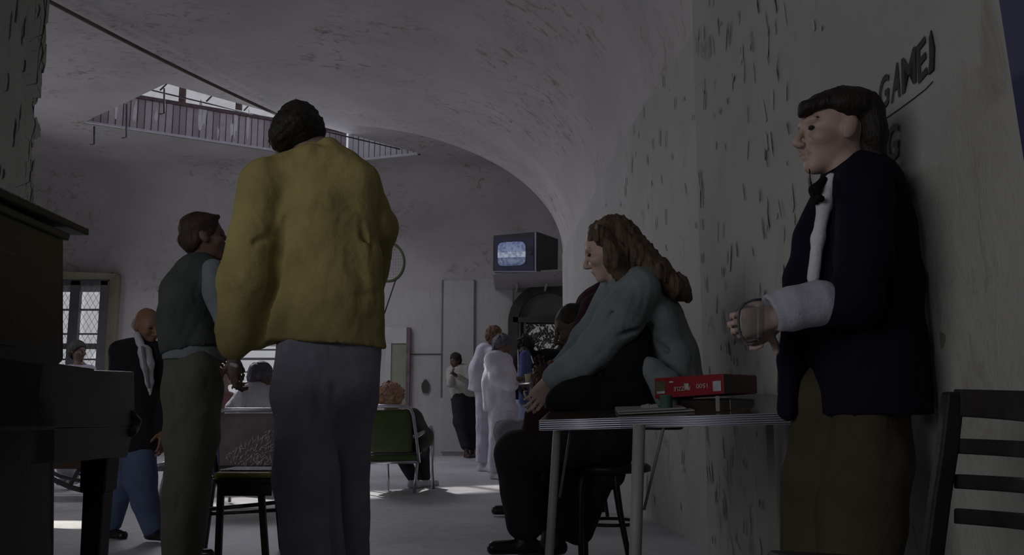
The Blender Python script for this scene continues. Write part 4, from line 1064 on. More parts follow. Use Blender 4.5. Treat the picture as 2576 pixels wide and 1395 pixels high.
def cord7(T, G, q): T.chain([p7(2036, 425, -.09), p7(2040, 460, -.10), p7(2046, 490, -.11)], [R7(2.2), R7(2), R7(2)], .004)
def h7(T, G, q):
    T.ell(p7(2118, 278), (R7(98), .112, R7(56)), None, .03)
    T.ell(p7(2178, 330), (R7(42), .098, R7(82)), None, .03)
    T.chain([p7(2185, 350), p7(2188, 420), p7(2186, 455)], [R7(38), R7(34), R7(24)], .03, (0, 1, 0), 1.5)
    T.chain([p7(2060, 268, -.04), p7(2028, 272, -.04), p7(2014, 288, -.04)], [R7(26), R7(16), R7(6)], .02, (0, 1, 0), 1.6)
    T.ell(p7(2060, 342, 0), (R7(52), .2, R7(56)), None, .012, 'sub')
    T.ell(p7(2112, 350, -.08), (R7(30), .07, R7(70)), None, .012, 'sub')
person('dark-haired person in a navy cardigan and brown trousers leaning back on the right wall', Z,
       dict(head=(2098, 338, 0), neck=(2130, 420, 0), shL=(2140, 460, .20), shR=(2165, 470, -.14), elL=(2120, 740, .22), elR=(2172, 735, -.19), wrL=(1942, 815, -.03), wrR=(1948, 795, -.20),
            pel=(2170, 960, 0), hipL=(2110, 1000, .08), hipR=(2180, 1000, -.07), knL=(2060, 1260, .09), knR=(2165, 1300, -.06), anL=(2040, 1600, .10), anR=(2160, 1620, -.06)),
       (-.98, -.16, -.03), M['skin_pale'],
       dict(mat=M['navy_c'], name='cardigan', pre=[n_pre], post=[n_post], hemp=p7(2190, 1042), hemn=(.03, 0, -1), waist=p7(2180, 860), sleeve=0, r=dict(sh=.07, chest=.12, waist=.12, w=1.2), h=.008, fold=.005, neckhole=False),
       dict(mat=M['brown_c'], post=[tn], rise=0, r=dict(hip=.080, kn=.09, an=.085, seat=.085, w=1.05), h=.009, fold=.006), dict(mat=M['hair_dark'], style='x', post=[h7], amp=.0035, freq=(60, 60, 22), h=.005),
       h=.006, hs=1.06, sc=.98, hands=dict(R=dict(d=(-.72, .55, -.15), n=(.55, .75, -.1), curl=.95, s=.98, thumb=-1), L=dict(d=(-.75, -.5, -.35), n=(.5, -.8, .1), curl=.95, s=.98, thumb=-1)),
       shoes=dict(mat=M['shoe_black'], dir=(-1, -.3, 0), ground=True), face_parts=True,
       parts=[('shirt', shirt7, .008, M['white']), ('collar', collar7, .005, M['black']), ('shirt_cuff', cuff7, .006, M['cuff']), ('cord', cord7, .003, M['black'])])

# ---------- 7. nurses and others at the back
Z = 10.6; p8 = Q(Z); R8 = rp(Z)
def s8(T, G, q):
    T.chain([p8(1258, 910), p8(1252, 960), p8(1256, 1020)], [R8(30), R8(34), R8(36)], .05, (1, 0, 0), 1.1)
    T.chain([p8(1240, 905, -.1), p8(1255, 945, -.2), p8(1285, 965, -.25)], [R8(22), R8(22), R8(20)], .05)
def t8(T, G, q):
    T.chain([p8(1260, 1030), p8(1255, 1100), p8(1243, 1175)], [R8(32), R8(24), R8(19)], .04); T.chain([p8(1275, 1030, .1), p8(1272, 1100, .1), p8(1262, 1170, .1)], [R8(30), R8(22), R8(17)], .04)
person('grey-haired person in white scrubs reaching out to a tray', Z,
       dict(head=(1264, 872, 0), neck=(1255, 905, 0), shL=(1236, 918, .1), shR=(1272, 918, -.12), elL=(1262, 960, .1), elR=(1285, 958, -.25), wrL=(1310, 965, 0), wrR=(1322, 948, -.30),
            pel=(1258, 1015, 0), hipL=(1262, 1030, .1), hipR=(1258, 1030, -.1), knL=(1268, 1105, .1), knR=(1250, 1105, -.1), anL=(1262, 1180, .1), anR=(1243, 1184, -.1)),
       (.75, -.5, -.42), M['skin_brown'], dict(mat=M['scrub'], name='scrub_top', pre=[s8], sleeve=.4, hemp=p8(1257, 1032), r=dict(sh=.09, chest=.13, waist=.15, w=1.15), fold=.008),
       dict(mat=M['scrub'], post=[t8], fold=.007), dict(mat=M['hair_grey'], k=1.12, amp=.012), h=.014, hs=1.05, shoes=dict(mat=M['shoe_white'], dir=(.6, -.7, 0), ground=True))
Z = 12.0; p9 = Q(Z); R9 = rp(Z)
def s9(T, G, q): T.chain([p9(1222, 885), p9(1212, 930), p9(1208, 985)], [R9(24), R9(28), R9(26)], .05, (.5, 1, 0), 1.3)
person('ginger-haired person in white scrubs standing behind the grey-haired one', Z,
       dict(head=(1243, 846, 0), neck=(1230, 875, 0), shL=(1212, 888, .15), shR=(1240, 888, -.15), elL=(1225, 940, .2), elR=(1245, 940, -.15), wrL=(1262, 970, .2), wrR=(1275, 965, -.1),
            pel=(1215, 985, 0), hipL=(1218, 995, .1), hipR=(1216, 995, -.1), knL=(1222, 1075, .1), knR=(1214, 1075, -.1), anL=(1224, 1160, .1), anR=(1212, 1162, -.12)),
       (.85, -.4, -.3), M['skin_brown'], dict(mat=M['scrub2'], name='scrub_top', pre=[s9], sleeve=.5, hemp=p9(1205, 988), hemn=(-.35, 0, -1), r=dict(sh=.08, waist=.14, w=1.1), fold=.008),
       dict(mat=M['scrub2'], fold=.01, r=dict(an=.08, kn=.09)), dict(mat=M['hair_ginger'], k=1.1, amp=.010), h=.016, hs=1.05, sc=.98, shoes=dict(mat=M['shoe_white'], dir=(.7, -.7, 0), ground=True))
Z = 11.2; p10 = Q(Z); R10 = rp(Z)
def s10(T, G, q): T.chain([p10(1325, 905), p10(1325, 970), p10(1325, 1010)], [R10(24), R10(24), R10(26)], .05, (1, 0, 0), 1.2)
def bl10(T, G, q):
    T.chain([p10(1322, 895, -.13), p10(1322, 950, -.17), p10(1320, 1005, -.17)], [R10(15), R10(16), R10(15)], .04)
def dr10(T, G, q):
    for a, b, c in (((1303, 880), (1304, 920), (1303, 958)), ((1336, 895), (1344, 920), (1350, 948))): T.chain([p10(*a, -.2), p10(*b, -.26), p10(*c, -.26)], [R10(1.8)] * 3, .01)
person('curly-haired person in a blue shirt and black jacket standing before the arched doorway', Z,
       dict(head=(1322, 872, 0), neck=(1324, 900, 0), shL=(1306, 908, 0), shR=(1345, 900, 0), elL=(1305, 955, -.1), elR=(1376, 892, -.12), wrL=(1318, 985, -.25), wrR=(1412, 885, -.2),
            pel=(1325, 1000, 0), hipL=(1316, 1015, 0), hipR=(1334, 1015, 0), knL=(1314, 1090, 0), knR=(1336, 1090, 0), anL=(1312, 1170, 0), anR=(1338, 1170, 0)),
       (-.25, -.75, -.45), M['skin_mid'], dict(mat=M['black'], name='jacket', pre=[s10], hemp=p10(1325, 1005), r=dict(sh=.085, el=.07, waist=.13)),
       dict(mat=M['lightjeans'], name='jeans'), dict(mat=M['hair_dark'], style='curly', amp=.02, k=.95), h=.015, shoes=dict(mat=M['shoe_black'], dir=(0, -1, 0), ground=True),
       parts=[('shirt_front', bl10, .014, M['blue']), ('drawstring', dr10, .008, M['scrub'])])
Z = 15.35; p11 = Q(Z); R11 = rp(Z)
def s11(T, G, q): T.chain([p11(1155, 930), p11(1158, 965), p11(1160, 995)], [R11(18), R11(20), R11(20)], .05, (1, 0, 0), 1.15); T.cone(p11(1170, 940), p11(1188, 1005), R11(12), R11(12), .05)
def t11(T, G, q): T.chain([p11(1158, 1000), p11(1160, 1060), p11(1172, 1118)], [R11(24), R11(19), R11(14)], .05); T.chain([p11(1172, 1000, .1), p11(1182, 1060, .1), p11(1186, 1118, .1)], [R11(22), R11(18), R11(14)], .05)
person('person in a cream jacket and dark trousers leaning against the far wall', Z,
       dict(head=(1146, 907, -.05), neck=(1154, 924, 0), shL=(1135, 935, 0), shR=(1176, 930, 0), elL=(1133, 965, -.2), elR=(1186, 965, -.1), wrL=(1138, 940, -.35), wrR=(1150, 945, -.35),
            pel=(1162, 995, 0), hipL=(1156, 1005, 0), hipR=(1172, 1005, 0), knL=(1160, 1065, -.05), knR=(1180, 1065, .05), anL=(1174, 1124, -.05), anR=(1188, 1124, .1)),
       (-.6, -.7, -.3), M['skin_dark'], dict(mat=M['cream'], name='jacket', pre=[s11], hemp=p11(1162, 1000), r=dict(sh=.09, chest=.12, waist=.13)),
       dict(mat=M['charcoal'], post=[t11]), dict(mat=M['hair_black'], k=1.05), h=.018, shoes=dict(mat=M['shoe_red'], dir=(.3, -1, 0), ground=True))
# seen from behind in the green lawn chair
Z = 8.75; p12 = Q(Z); R12 = rp(Z)
person('person with curly strawberry-blond hair and a patterned jacket seated in the green chair', Z,
       dict(head=(982, 1003, .1), neck=(985, 1035, .1), shL=(945, 1055, .05), shR=(1040, 1050, .05), elL=(925, 1100, .2), elR=(1066, 1100, .15), wrL=(950, 1125, .45), wrR=(1060, 1125, .5),
            pel=(990, 1120, .15), hipL=(970, 1128, .25), hipR=(1030, 1128, .25), knL=(1000, 1130, .75), knR=(1060, 1130, .7), anL=(1042, 1203, .55), anR=(1068, 1202, .75)),
       (.1, 1, -.35), M['skin_pale'], dict(mat=M['camo'], name='jacket', hemp=p12(990, 1125, .15), r=dict(sh=.085, el=.09, wr=.06)), dict(mat=M['charcoal'], rise=0),
       dict(mat=M['hair_blond'], style='curly', amp=.022, freq=(48, 48, 48), k=1.0, h=.007), h=.014, hs=1.05, shoes=dict(mat=M['shoe_white'], dir=(.6, .6, 0)))
# seated in the middle, white shirt, looking right
Z = 9.1; p13 = Q(Z); R13 = rp(Z)
def s13(T, G, q): T.chain([p13(655, 990), p13(620, 1000), p13(590, 1030)], [R13(22), R13(24), R13(24)], .05); T.chain([p13(640, 1000), p13(640, 1080), p13(640, 1130)], [R13(46), R13(52), R13(52)], .05)
person('dark-haired person in a white shirt sitting behind the mauve vinyl chair, turned right', Z,
       dict(head=(656, 948, 0), neck=(650, 985, 0), shL=(612, 1005, .1), shR=(692, 1005, 0), elL=(585, 1060, .05), elR=(715, 1060, 0), wrL=(620, 1110, .2), wrR=(690, 1110, .2),
            pel=(645, 1120, 0), hipL=(640, 1130, .1), hipR=(670, 1130, .1), knL=(640, 1135, .5), knR=(700, 1135, .5), anL=(640, 1205, .55), anR=(700, 1205, .55)),
       (.85, .35, -.3), M['skin_dark'], dict(mat=M['white'], pre=[s13], hemp=p13(645, 1125), fold=.012, r=dict(sh=.09, el=.08)), dict(mat=M['jeans'], rise=0), dict(mat=M['hair_grey'], k=1.06),
       h=.014, hs=1.15, shoes=dict(mat=M['shoe_black'], dir=(.5, .7, 0)))
Z = 10.4; p14 = Q(Z)
person('seated person in a pink patterned top half hidden behind the olive trousers', Z,
       dict(head=(562, 955, 0), neck=(560, 985, 0), shL=(535, 1000, 0), shR=(578, 1000, 0), elL=(528, 1050, 0), elR=(582, 1050, -.1), wrL=(540, 1085, -.2), wrR=(570, 1085, -.25),
            pel=(555, 1085, 0), hipL=(545, 1090, -.1), hipR=(568, 1090, -.1), knL=(545, 1100, -.5), knR=(572, 1100, -.5), anL=(545, 1192, -.5), anR=(572, 1192, -.5)),
       (.2, -1, -.1), M['skin_pale'], dict(mat=M['redp'], hemp=p14(555, 1088)), dict(mat=M['blue'], rise=0), dict(mat=M['hair_ginger']), h=.016, shoes=dict(mat=M['shoe_black'], dir=(0, -1, 0)))
# silhouettes at the left window
Z = 13.4; p15 = Q(Z)
person('person in a bluish top standing dark against the left window', Z,
       dict(head=(196, 884, 0), neck=(200, 915, 0), shL=(176, 928, 0), shR=(230, 930, 0), elL=(170, 980, 0), elR=(238, 980, 0), wrL=(180, 1020, -.1), wrR=(235, 1020, -.1),
            pel=(204, 1020, 0), hipL=(194, 1030, 0), hipR=(214, 1030, 0), knL=(194, 1090, 0), knR=(214, 1090, 0), anL=(194, 1150, 0), anR=(214, 1150, 0)),
       (.8, -.4, 0), M['skin_dark'], dict(mat=M['mauve'], hemp=p15(204, 1025)), dict(mat=M['white']), dict(mat=M['hair_black'], k=1.12), h=.018, hs=1.2, shoes=dict(mat=M['shoe_white'], dir=(0, -1, 0), ground=True))
Z = 9.3; p16 = Q(Z)
person('person in white trousers seated at far left seen under the piano keyboard', Z,
       dict(head=(150, 1000, .3), neck=(150, 1030, .3), shL=(110, 1045, .3), shR=(185, 1045, .3), elL=(100, 1090, .2), elR=(195, 1090, .2), wrL=(125, 1120, -.1), wrR=(180, 1120, -.1),
            pel=(150, 1125, .3), hipL=(140, 1130, .2), hipR=(165, 1130, .2), knL=(158, 1135, -.2), knR=(188, 1138, -.2), anL=(162, 1194, -.1), anR=(188, 1194, -.1)),
       (.3, -1, 0), M['skin_brown'], dict(mat=M['mauve'], hemp=p16(150, 1125, .3)), dict(mat=M['scrub'], rise=0), dict(mat=M['hair_dark']), h=.016, shoes=dict(mat=M['shoe_white'], dir=(.2, -1, 0)))

# ================================================================== furniture and small things
# ---------- upright piano seen from its end
pn = empty('upright_piano', (-1.5, 1.9, 0)); tag(pn, 'black upright piano seen from its end at the left edge', 'piano')
def xs_(y): return -.902 - .1 * y if y > 2.18 else -.902 - .1 * y     # end face line
def endP(px, py):      # point of the piano's end face seen at a pixel
    r = ray(px, py); t = -.902 / (r.x + .1 * r.y); return Vector((0, 0, CAMZ)) + r * t
def endprism(name, pts, depth, mat=None, out=0.0, bevel=.004):
    n = Vector((1, .1, 0)).normalized()
    return prismo(name, [endP(*q_) + n * out for q_ in pts], -n * depth, mat or M['black_wood'], pn, bevel)
endprism('case_side', [(-60, 470), (160, 590), (160, 905), (140, 925), (136, 1440), (136, 1800), (-60, 2000)], .05)
endprism('side_panel_moulding', [(-60, 600), (34, 636), (34, 870), (-60, 862)], .01, out=.006)
endprism('lid', [(-60, 452), (205, 573), (205, 592), (-60, 480)], 1.45, mat=M['brown'], out=.02)
endprism('lid_moulding', [(-60, 486), (170, 588), (166, 606), (-60, 512)], 1.40, out=.008)
endprism('upper_front_panel', [(148, 600), (160, 600), (160, 905), (148, 905)], 1.38)
endprism('hinge', [(160, 622), (172, 622), (172, 640), (160, 645)], .03, mat=M['chrome'], out=-.01, bevel=.002)
endprism('key_cheek', [(-60, 888), (235, 930), (338, 934), (340, 1068), (330, 1074), (-60, 1078)], .06)
endprism('fallboard', [(0, 893), (238, 926), (238, 934), (0, 902)], 1.32, mat=M['brown'])
endprism('key_slip', [(300, 936), (338, 936), (338, 1010), (300, 1010)], 1.40, out=-.06)
endprism('keybed', [(-60, 1080), (338, 1072), (320, 1150), (270, 1152), (140, 1166), (-60, 1180)], 1.42)
endprism('lower_front_panel', [(120, 1160), (134, 1160), (134, 1760), (120, 1760)], 1.36)
a = endP(295, 1150); b = endP(295, 1690)
T = empty('leg', (0, 0, 0)); bpy.data.objects.remove(T)
lt = endP(295, 1148)
bm = bmesh.new(); w0 = .052
for z0, z1, wa_, wb_ in ((0, .06, .062, .062), (.06, lt.z - .10, .046, .056), (lt.z - .10, lt.z, .068, .072)):
    vs = []
    for z, w_ in ((z0, wa_), (z1, wb_)):
        vs.append([bm.verts.new((lt.x - .05 + sx * w_ / 1.0 * .55, lt.y + sy * w_ * .62, z)) for sx, sy in ((-1, -1), (1, -1), (1, 1), (-1, 1))])
    for k in range(4): bm.faces.new((vs[0][k], vs[0][(k + 1) % 4], vs[1][(k + 1) % 4], vs[1][k]))
    bm.faces.new(list(reversed(vs[0]))); bm.faces.new(vs[1])
o = bmobj('leg', bm, M['black_wood'], pn, bevel=.004)
o2 = o.copy(); COL.objects.link(o2); o2.parent = pn; o2.location.x -= 1.3
# carved corner scroll on the keybed's end
T = Sdf(); T.chain([endP(333, 1040), endP(341, 1060), endP(330, 1085), endP(342, 1080)], [.012, .014, .012, .008]); T.mesh('scroll_block', .005, M['black_wood'], pn)

# ---------- dinette table with ribbed metal edge
tb = empty('dining_table', (.6, 3.4, 0)); tag(tb, 'pale-legged dinette table with ribbed aluminium edge and glossy brown top by the right wall', 'table')
FL, FR = P(1360, 1056, 3.22), P(2075, 1035, 2.96)
BL, BR = P(1420, 1006, 4.0), Vector((1.085, 3.85, P(1900, 990, 3.85).z))
FC = P(1562, 1050, 3.12)
M['tabletop'] = simple('glossy_brown_laminate', (.075, .06, .045), .14, .25, 3, spec=.6)
prismo('tabletop', [FL, FC, FR, BR, BL], (0, 0, -.012), M['tabletop'], tb)
def edge_band(a, b, n=5, hgt=.036):
    u = (b - a).normalized(); nn = Vector((u.y, -u.x, 0)).normalized()
    me_ = prismo('metal_edge', [a + nn * .004, b + nn * .004, b + nn * .004 - up * hgt, a + nn * .004 - up * hgt], -nn * .012, M['alu'], tb)
    for i in range(n):
        z = -hgt * (i + .5) / n; tubeo('edge_rib', [a + nn * .005 + up * z, b + nn * .005 + up * z], hgt / n * .36, M['alu'], me_, 6)
edge_band(FL, FC); edge_band(FC, FR); edge_band(BL, FL)
def legt(px, py, Z, x1, r, name='leg'):
    a = P(px, py, Z); f = P(x1, 1395, Z); d_ = (f - a).normalized(); bt = a + d_ * ((.0 - a.z) / d_.z)
    tubeo(name, [a, bt], r, M['painted_leg'], tb, 14)
legt(1403, 1068, 3.45, 1382, .0165)
legt(1608, 1066, 3.05, 1598, .0205)
prismo('leg', [Vector((1.02, 3.0, 0)), Vector((1.05, 3.0, 0)), Vector((1.05, 3.0, .70)), Vector((1.02, 3.0, .70))], (0, .03, 0), M['painted_leg'], tb)
prismo('leg', [Vector((1.02, 3.72, 0)), Vector((1.05, 3.72, 0)), Vector((1.05, 3.72, .72)), Vector((1.02, 3.72, .72))], (0, .03, 0), M['painted_leg'], tb)
tubeo('brace', [P(1436, 1075, 3.5), P(1408, 1250, 3.5)], .005, M['painted_leg'], tb, 8)
tubeo('brace', [P(1670, 1072, 3.1), P(1620, 1282, 3.1)], .005, M['painted_leg'], tb, 8)
prismo('apron', [FC + Vector((.05, .06, -.02)), FR + Vector((-.05, .06, -.02)), FR + Vector((-.05, .06, -.036)), FC + Vector((.05, .06, -.036))], (0, .02, 0), M['painted_leg'], tb)
# folded newspaper lying on the front of the table
M['paper'] = simple('newsprint', (.30, .29, .28), .85, .12, 6)
nw = empty('folded_newspaper', P(1650, 1046, 3.2)); tag(nw, 'folded pale newspaper lying at the front edge of the table', 'newspaper')
a, b = P(1556, 1040, 3.2), P(1748, 1031, 3.2)
for k, dz in enumerate((0, .0075)):
    prismo('paper_fold', [a + up * (dz - .004), b + up * (dz - .004) + Vector((-.03 * k, 0, 0)), b + Vector((.015 - .03 * k, .2, dz + .006)), a + Vector((.01, .2, dz + .012))], (0, 0, .006), M['paper'], nw, bevel=.002)
# crumpled scrap beside the box
T = Sdf(); T.ell(P(1636, 1026, 3.3), (.035, .03, .014)).ell(P(1655, 1030, 3.3), (.03, .03, .01)); T.noise(.006, (60, 60, 60), 2)
tag(T.mesh('crumpled_wrapper', .004, M['paper']), 'crumpled grey wrapper behind the newspaper on the table', 'wrapper')
# red jigsaw puzzle box, upside down
pb = empty('puzzle_box', P(1820, 992, 3.2)); tag(pb, 'red cardboard jigsaw puzzle box lying upside down on a dark case on the table', 'box')
M['redbox'] = simple('red_card', (.26, .018, .028), .45, .1, 4); M['boxdark'] = simple('dark_red_card', (.085, .018, .016), .5, .3, 8)
M['boxpic'] = simple('printed_picture', (.10, .10, .06), .5, .6, 30); M['boxpic2'] = simple('pale_print', (.42, .42, .48), .5, .2, 20); M['boxink'] = simple('pale_lettering', (.50, .42, .42), .5)
ca_, cb_, cc_ = P(1648, 1002, 3.46), P(1821, 990, 3.16), P(1904, 990, 3.42)
ht = .083; cd_ = ca_ + (cc_ - cb_)
fh = (P(1647, 951, 3.46) - ca_).z; fr_ = (P(1820, 939, 3.16) - cb_).z; bt_ = (P(1903, 943, 3.42) - cc_).z
bm = bmesh.new()
lo_ = [bm.verts.new(v) for v in (ca_, cb_, cc_, cd_)]; hi_ = [bm.verts.new(v + up * hh) for v, hh in ((ca_, fh), (cb_, fr_), (cc_, bt_), (cd_, bt_))]
bm.faces.new(lo_); bm.faces.new(hi_)
for k in range(4): bm.faces.new((lo_[k], lo_[(k + 1) % 4], hi_[(k + 1) % 4], hi_[k]))
bmesh.ops.recalc_face_normals(bm, faces=bm.faces)
bb = bmobj('box_body', bm, M['redbox'], pb, bevel=.002)
ua = (cb_ - ca_).normalized(); nb2 = Vector((ua.y, -ua.x, 0)).normalized()
def onbox(s, t, off=.0015): # s 0..1 left->right, t 0..1 bottom->top on the near face
    return ca_.lerp(cb_, s) + up * ((fh + (fr_ - fh) * s) * t) + nb2 * off
def decal(name, s0, t0, s1, t1, mat, off=.0015): return prismo(name, [onbox(s0, t0, off), onbox(s1, t0, off), onbox(s1, t1, off), onbox(s0, t1, off)], nb2 * .0006, mat, bb)
decal('printed_picture', .02, .22, .17, .84, M['boxpic']); decal('printed_picture', .04, .22, .16, .34, M['boxpic2'], .002); decal('printed_picture', .86, .16, .97, .66, M['boxpic2']); decal('printed_mark', .23, .72, .29, .80, M['boxink'])
decal('printed_figure', .44, .30, .50, .66, M['boxpic'], .0015); decal('printed_mark', .46, .64, .52, .36, M['boxink'], .002)
def boxtext(s, s0, s1, t0, t1):
    cu = bpy.data.curves.new('t', 'FONT'); cu.body = s; cu.offset = .01
    tt = bpy.data.objects.new('t', cu); COL.objects.link(tt); dg = bpy.context.evaluated_depsgraph_get(); me = bpy.data.meshes.new_from_object(tt.evaluated_get(dg)); bpy.data.objects.remove(tt)
    xs = [v.co.x for v in me.vertices]; ys = [v.co.y for v in me.vertices]
    for v in me.vertices:
        fx = (v.co.x - min(xs)) / (max(xs) - min(xs)); fy = (v.co.y - min(ys)) / (max(ys) - min(ys))
        v.co = onbox(s1 + (s0 - s1) * fx, t1 + (t0 - t1) * fy, .0025)
    finish('printed_word', me, M['boxink'], bb)
boxtext('1500', .63, .79, .36, .58); boxtext('PUZZLE', .30, .54, .30, .50)
ub = (cc_ - cb_).normalized(); nb3 = Vector((ub.y, -ub.x, 0)).normalized()
prismo('end_label', [cb_ + ub * .004 + nb3 * .001 + up * .003, cc_ + nb3 * .001 + up * .003, cc_ + nb3 * .001 + up * (bt_ - .003), cb_ + ub * .004 + nb3 * .001 + up * (fr_ - .003)], nb3 * .0006, M['boxdark'], bb)
# the dark case the box lies on, a teal tin and a pale card beside it
cs = empty('games_case', P(1800, 1030, 3.3)); tag(cs, 'dark flat wooden case under the red puzzle box', 'case')
M['case'] = simple('case_wood', (.035, .028, .02), .3, .3, 6)
k0, k1 = P(1712, 1012, 3.34), P(1838, 1006, 3.17); k2 = P(1898, 1002, 3.42); kd = k0 + (k2 - k1)
zt = min(ca_.z, cb_.z) - .002
poly = [Vector((k.x, k.y, zt)) for k in (k0, k1, k2, kd)]
prismo('case_body', poly, (0, 0, -.045), M['case'], cs, .004)
prismo('case_lid', poly, (0, 0, -.012), M['case'], cs, .004)
o = lathe('round_tin', [(.021, 0), (.022, .002), (.022, .046), (.0225, .047), (.0225, .052), (.02, .053)], P(1676, 1031, 3.24), M['teal']); tag(o, 'small teal tin standing under the left end of the red box', 'tin')
c_ = P(1806, 1031, 3.13); o = boxo('white_card', (c_.x, c_.y, c_.z + .022), (.014, .003, .052), M['paper'], None); tag(o, 'narrow pale card standing on the table under the red box', 'card')

# ---------- dark ladder-back chair at the right edge
ch = empty('ladderback_chair', (1.0, 2.2, 0)); tag(ch, 'dark wooden ladder-back chair at the right edge by the wall', 'chair')
def slab(name, pts, th, mat, parent, bevel=.004): return prismo(name, pts, th, mat, parent, bevel)
cz = 1.98; cf = lambda x, y, dz=0: P(x, y, cz + dz)
bt = [(2398, 985), (2382, 1130), (2362, 1260), (2345, 1395), (2322, 1600)]
pts = [cf(x, y, .0) for x, y in bt]; tubeo_pts = pts + [pts[-1] + (pts[-1] - pts[-2]).normalized() * ((pts[-1].z) / max(.01, -(pts[-1] - pts[-2]).normalized().z))]
def post(name, poly, w, th, parent):
    rows = []
    bm = bmesh.new(); prev = None
    for p_ in poly:
        ring = [bm.verts.new(p_ + Vector((sx * w / 2, sy * th / 2, 0))) for sx, sy in ((-1, -1), (1, -1), (1, 1), (-1, 1))]
        if prev:
            for k in range(4): bm.faces.new((prev[k], prev[(k + 1) % 4], ring[(k + 1) % 4], ring[k]))
        else: bm.faces.new(list(reversed(ring)))
        prev = ring
    bm.faces.new(prev); bmesh.ops.recalc_face_normals(bm, faces=bm.faces)
    return bmobj(name, bm, M['brown'], parent, bevel=.006)
q0 = [Vector((v.x, v.y, max(0, v.z))) for v in tubeo_pts]
post('back_post', q0, .040, .034, ch)
off = Vector((.185, -.32, 0))
q1_ = [v + off for v in q0]; post('back_post', q1_, .034, .034, ch)
def ladder(y0, y1, y2, y3, x0=2398, x1=2556, dz=-.16):
    # curved horizontal slat between the posts: front outline by pixel rows (left top/bottom, right top/bottom)
    n = 6; rows = []
    bm = bmesh.new(); prev = None
    for i in range(n + 1):
        f = i / n; x = x0 + (2620 - x0) * f; Zi = -.26 * f
        bow = math.sin(PI * f) * .018
        a = cf(x, y0 + (y2 - y0) * f, Zi) + Vector((bow, 0, 0)); b = cf(x, y1 + (y3 - y1) * f, Zi) + Vector((bow, 0, 0))
        ring = [bm.verts.new(a), bm.verts.new(b), bm.verts.new(b + Vector((.016, .009, 0))), bm.verts.new(a + Vector((.016, .009, 0)))]
        if prev:
            for k in range(4): bm.faces.new((prev[k], prev[(k + 1) % 4], ring[(k + 1) % 4], ring[k]))
        else: bm.faces.new(ring)
        prev = ring
    bm.faces.new(prev); bmesh.ops.recalc_face_normals(bm, faces=bm.faces); bmobj('back_slat', bm, M['brown'], ch, bevel=.003)
ladder(978, 1046, 984, 1066); ladder(1102, 1140, 1112, 1156); ladder(1192, 1228, 1206, 1246); ladder(1278, 1316, 1298, 1340)
# seat reaching left in front of the leaning person, legs
sa = P(1925, 1380, 2.16); sb = P(2345, 1383, 2.02)
slab('seat', [sa, Vector((sa.x + .06, sa.y - .34, sa.z)), Vector((sb.x + .1, sb.y - .36, sa.z)), Vector((sb.x, sb.y, sa.z))], (0, 0, -.03), M['brown'], ch, bevel=.01)
for v in (sa + Vector((.03, -.03, -.03)), sa + Vector((.09, -.30, -.03))): post('leg', [v, Vector((v.x - .01, v.y, 0))], .035, .035, ch)
for dz in (.18, .30): tubeo('stretcher', [Vector((sa.x + .03, sa.y - .03, dz)), Vector((sb.x + .0, sb.y - .0, dz))], .011, M['brown'], ch, 8)

# ---------- wooden chair with the yellow cushion
wc = empty('wooden_chair', (P(610, 1395, 4.95).x, 5.0, 0)); tag(wc, 'dark wooden chair with a yellow seat between the olive and slate trousers', 'chair')
cw = lambda x, y, dz=0: P(x, y, 5.0 + dz)
sz = P(600, 1205, 4.85).z
A_, B_, C_, D_ = P(540, 1212, 4.85), P(692, 1207, 4.85), P(712, 1190, 5.22), P(548, 1192, 5.22)
A_.z = B_.z = C_.z = D_.z = sz
slab('seat', [A_, B_, C_, D_], (0, 0, -.022), M['brown'], wc, .006)
slab('seat_apron', [A_ + Vector((.02, .01, -.022)), B_ + Vector((-.02, .01, -.022)), B_ + Vector((-.02, .01, -.085)), A_ + Vector((.02, .01, -.085))], (0, .02, 0), M['brown'], wc)
M['cushion'] = simple('mustard_vinyl', (.30, .26, .05), .3, .25, 7, bump=.4, bscale=14)
bm = bmesh.new(); box(bm, ((A_.x + C_.x) / 2 + .005, (A_.y + C_.y) / 2, sz + .018), (.30, .33, .034)); bmobj('seat_cushion', bm, M['cushion'], wc, bevel=.014)
bm = bmesh.new(); box(bm, ((A_.x + C_.x) / 2 + .005, (A_.y + C_.y) / 2 + .02, sz + .041), (.27, .27, .010)); M['plasticwrap'] = vinyl_mat('cushion_cover', (.30, .28, .27), .95, .2); bmobj('cushion_cover', bm, M['plasticwrap'], wc, bevel=.004)
def leg2(a, f): a = Vector(a); f = Vector(f); post('leg', [a, f], .034, .034, wc)
for (x0, x1, zz) in ((556, 549, 4.9), (655, 668, 4.9)):
    a = P(x0, 1225, zz); f = P(x1, 1395, zz); d_ = (f - a).normalized(); leg2(Vector((a.x, a.y, sz - .02)), a + d_ * (-a.z / d_.z))
for (x0, x1, zz) in ((535, 510, 5.2), (694, 712, 5.2)):
    a = P(x0, 1225, zz); f = P(x1, 1395, zz); d_ = (f - a).normalized(); leg2(Vector((a.x, a.y, sz - .02)), a + d_ * (-a.z / d_.z))
tubeo('stretcher', [P(526, 1280, 5.05), P(650, 1268, 5.05), P(700, 1262, 5.1)], .011, M['brown'], wc, 8)
tubeo('stretcher', [P(522, 1292, 5.2), P(700, 1282, 5.2)], .010, M['brown'], wc, 8)
for dx in (0, -.02): pass
for x_ in (548, 528):
    a = P(x_, 1205, 5.22 if x_ == 548 else 4.88); tubeo('back_post', [a, a + Vector((-.04, 0, .2)), a + Vector((-.10, 0, .40))], .014, M['brown'], wc, 8)
a, b = P(548, 1205, 5.22), P(528, 1205, 4.88)
tubeo('back_rail', [a + Vector((-.10, 0, .40)), (a + b) / 2 + Vector((-.12, 0, .41)), b + Vector((-.10, 0, .40))], .018, M['brown'], wc, 8)

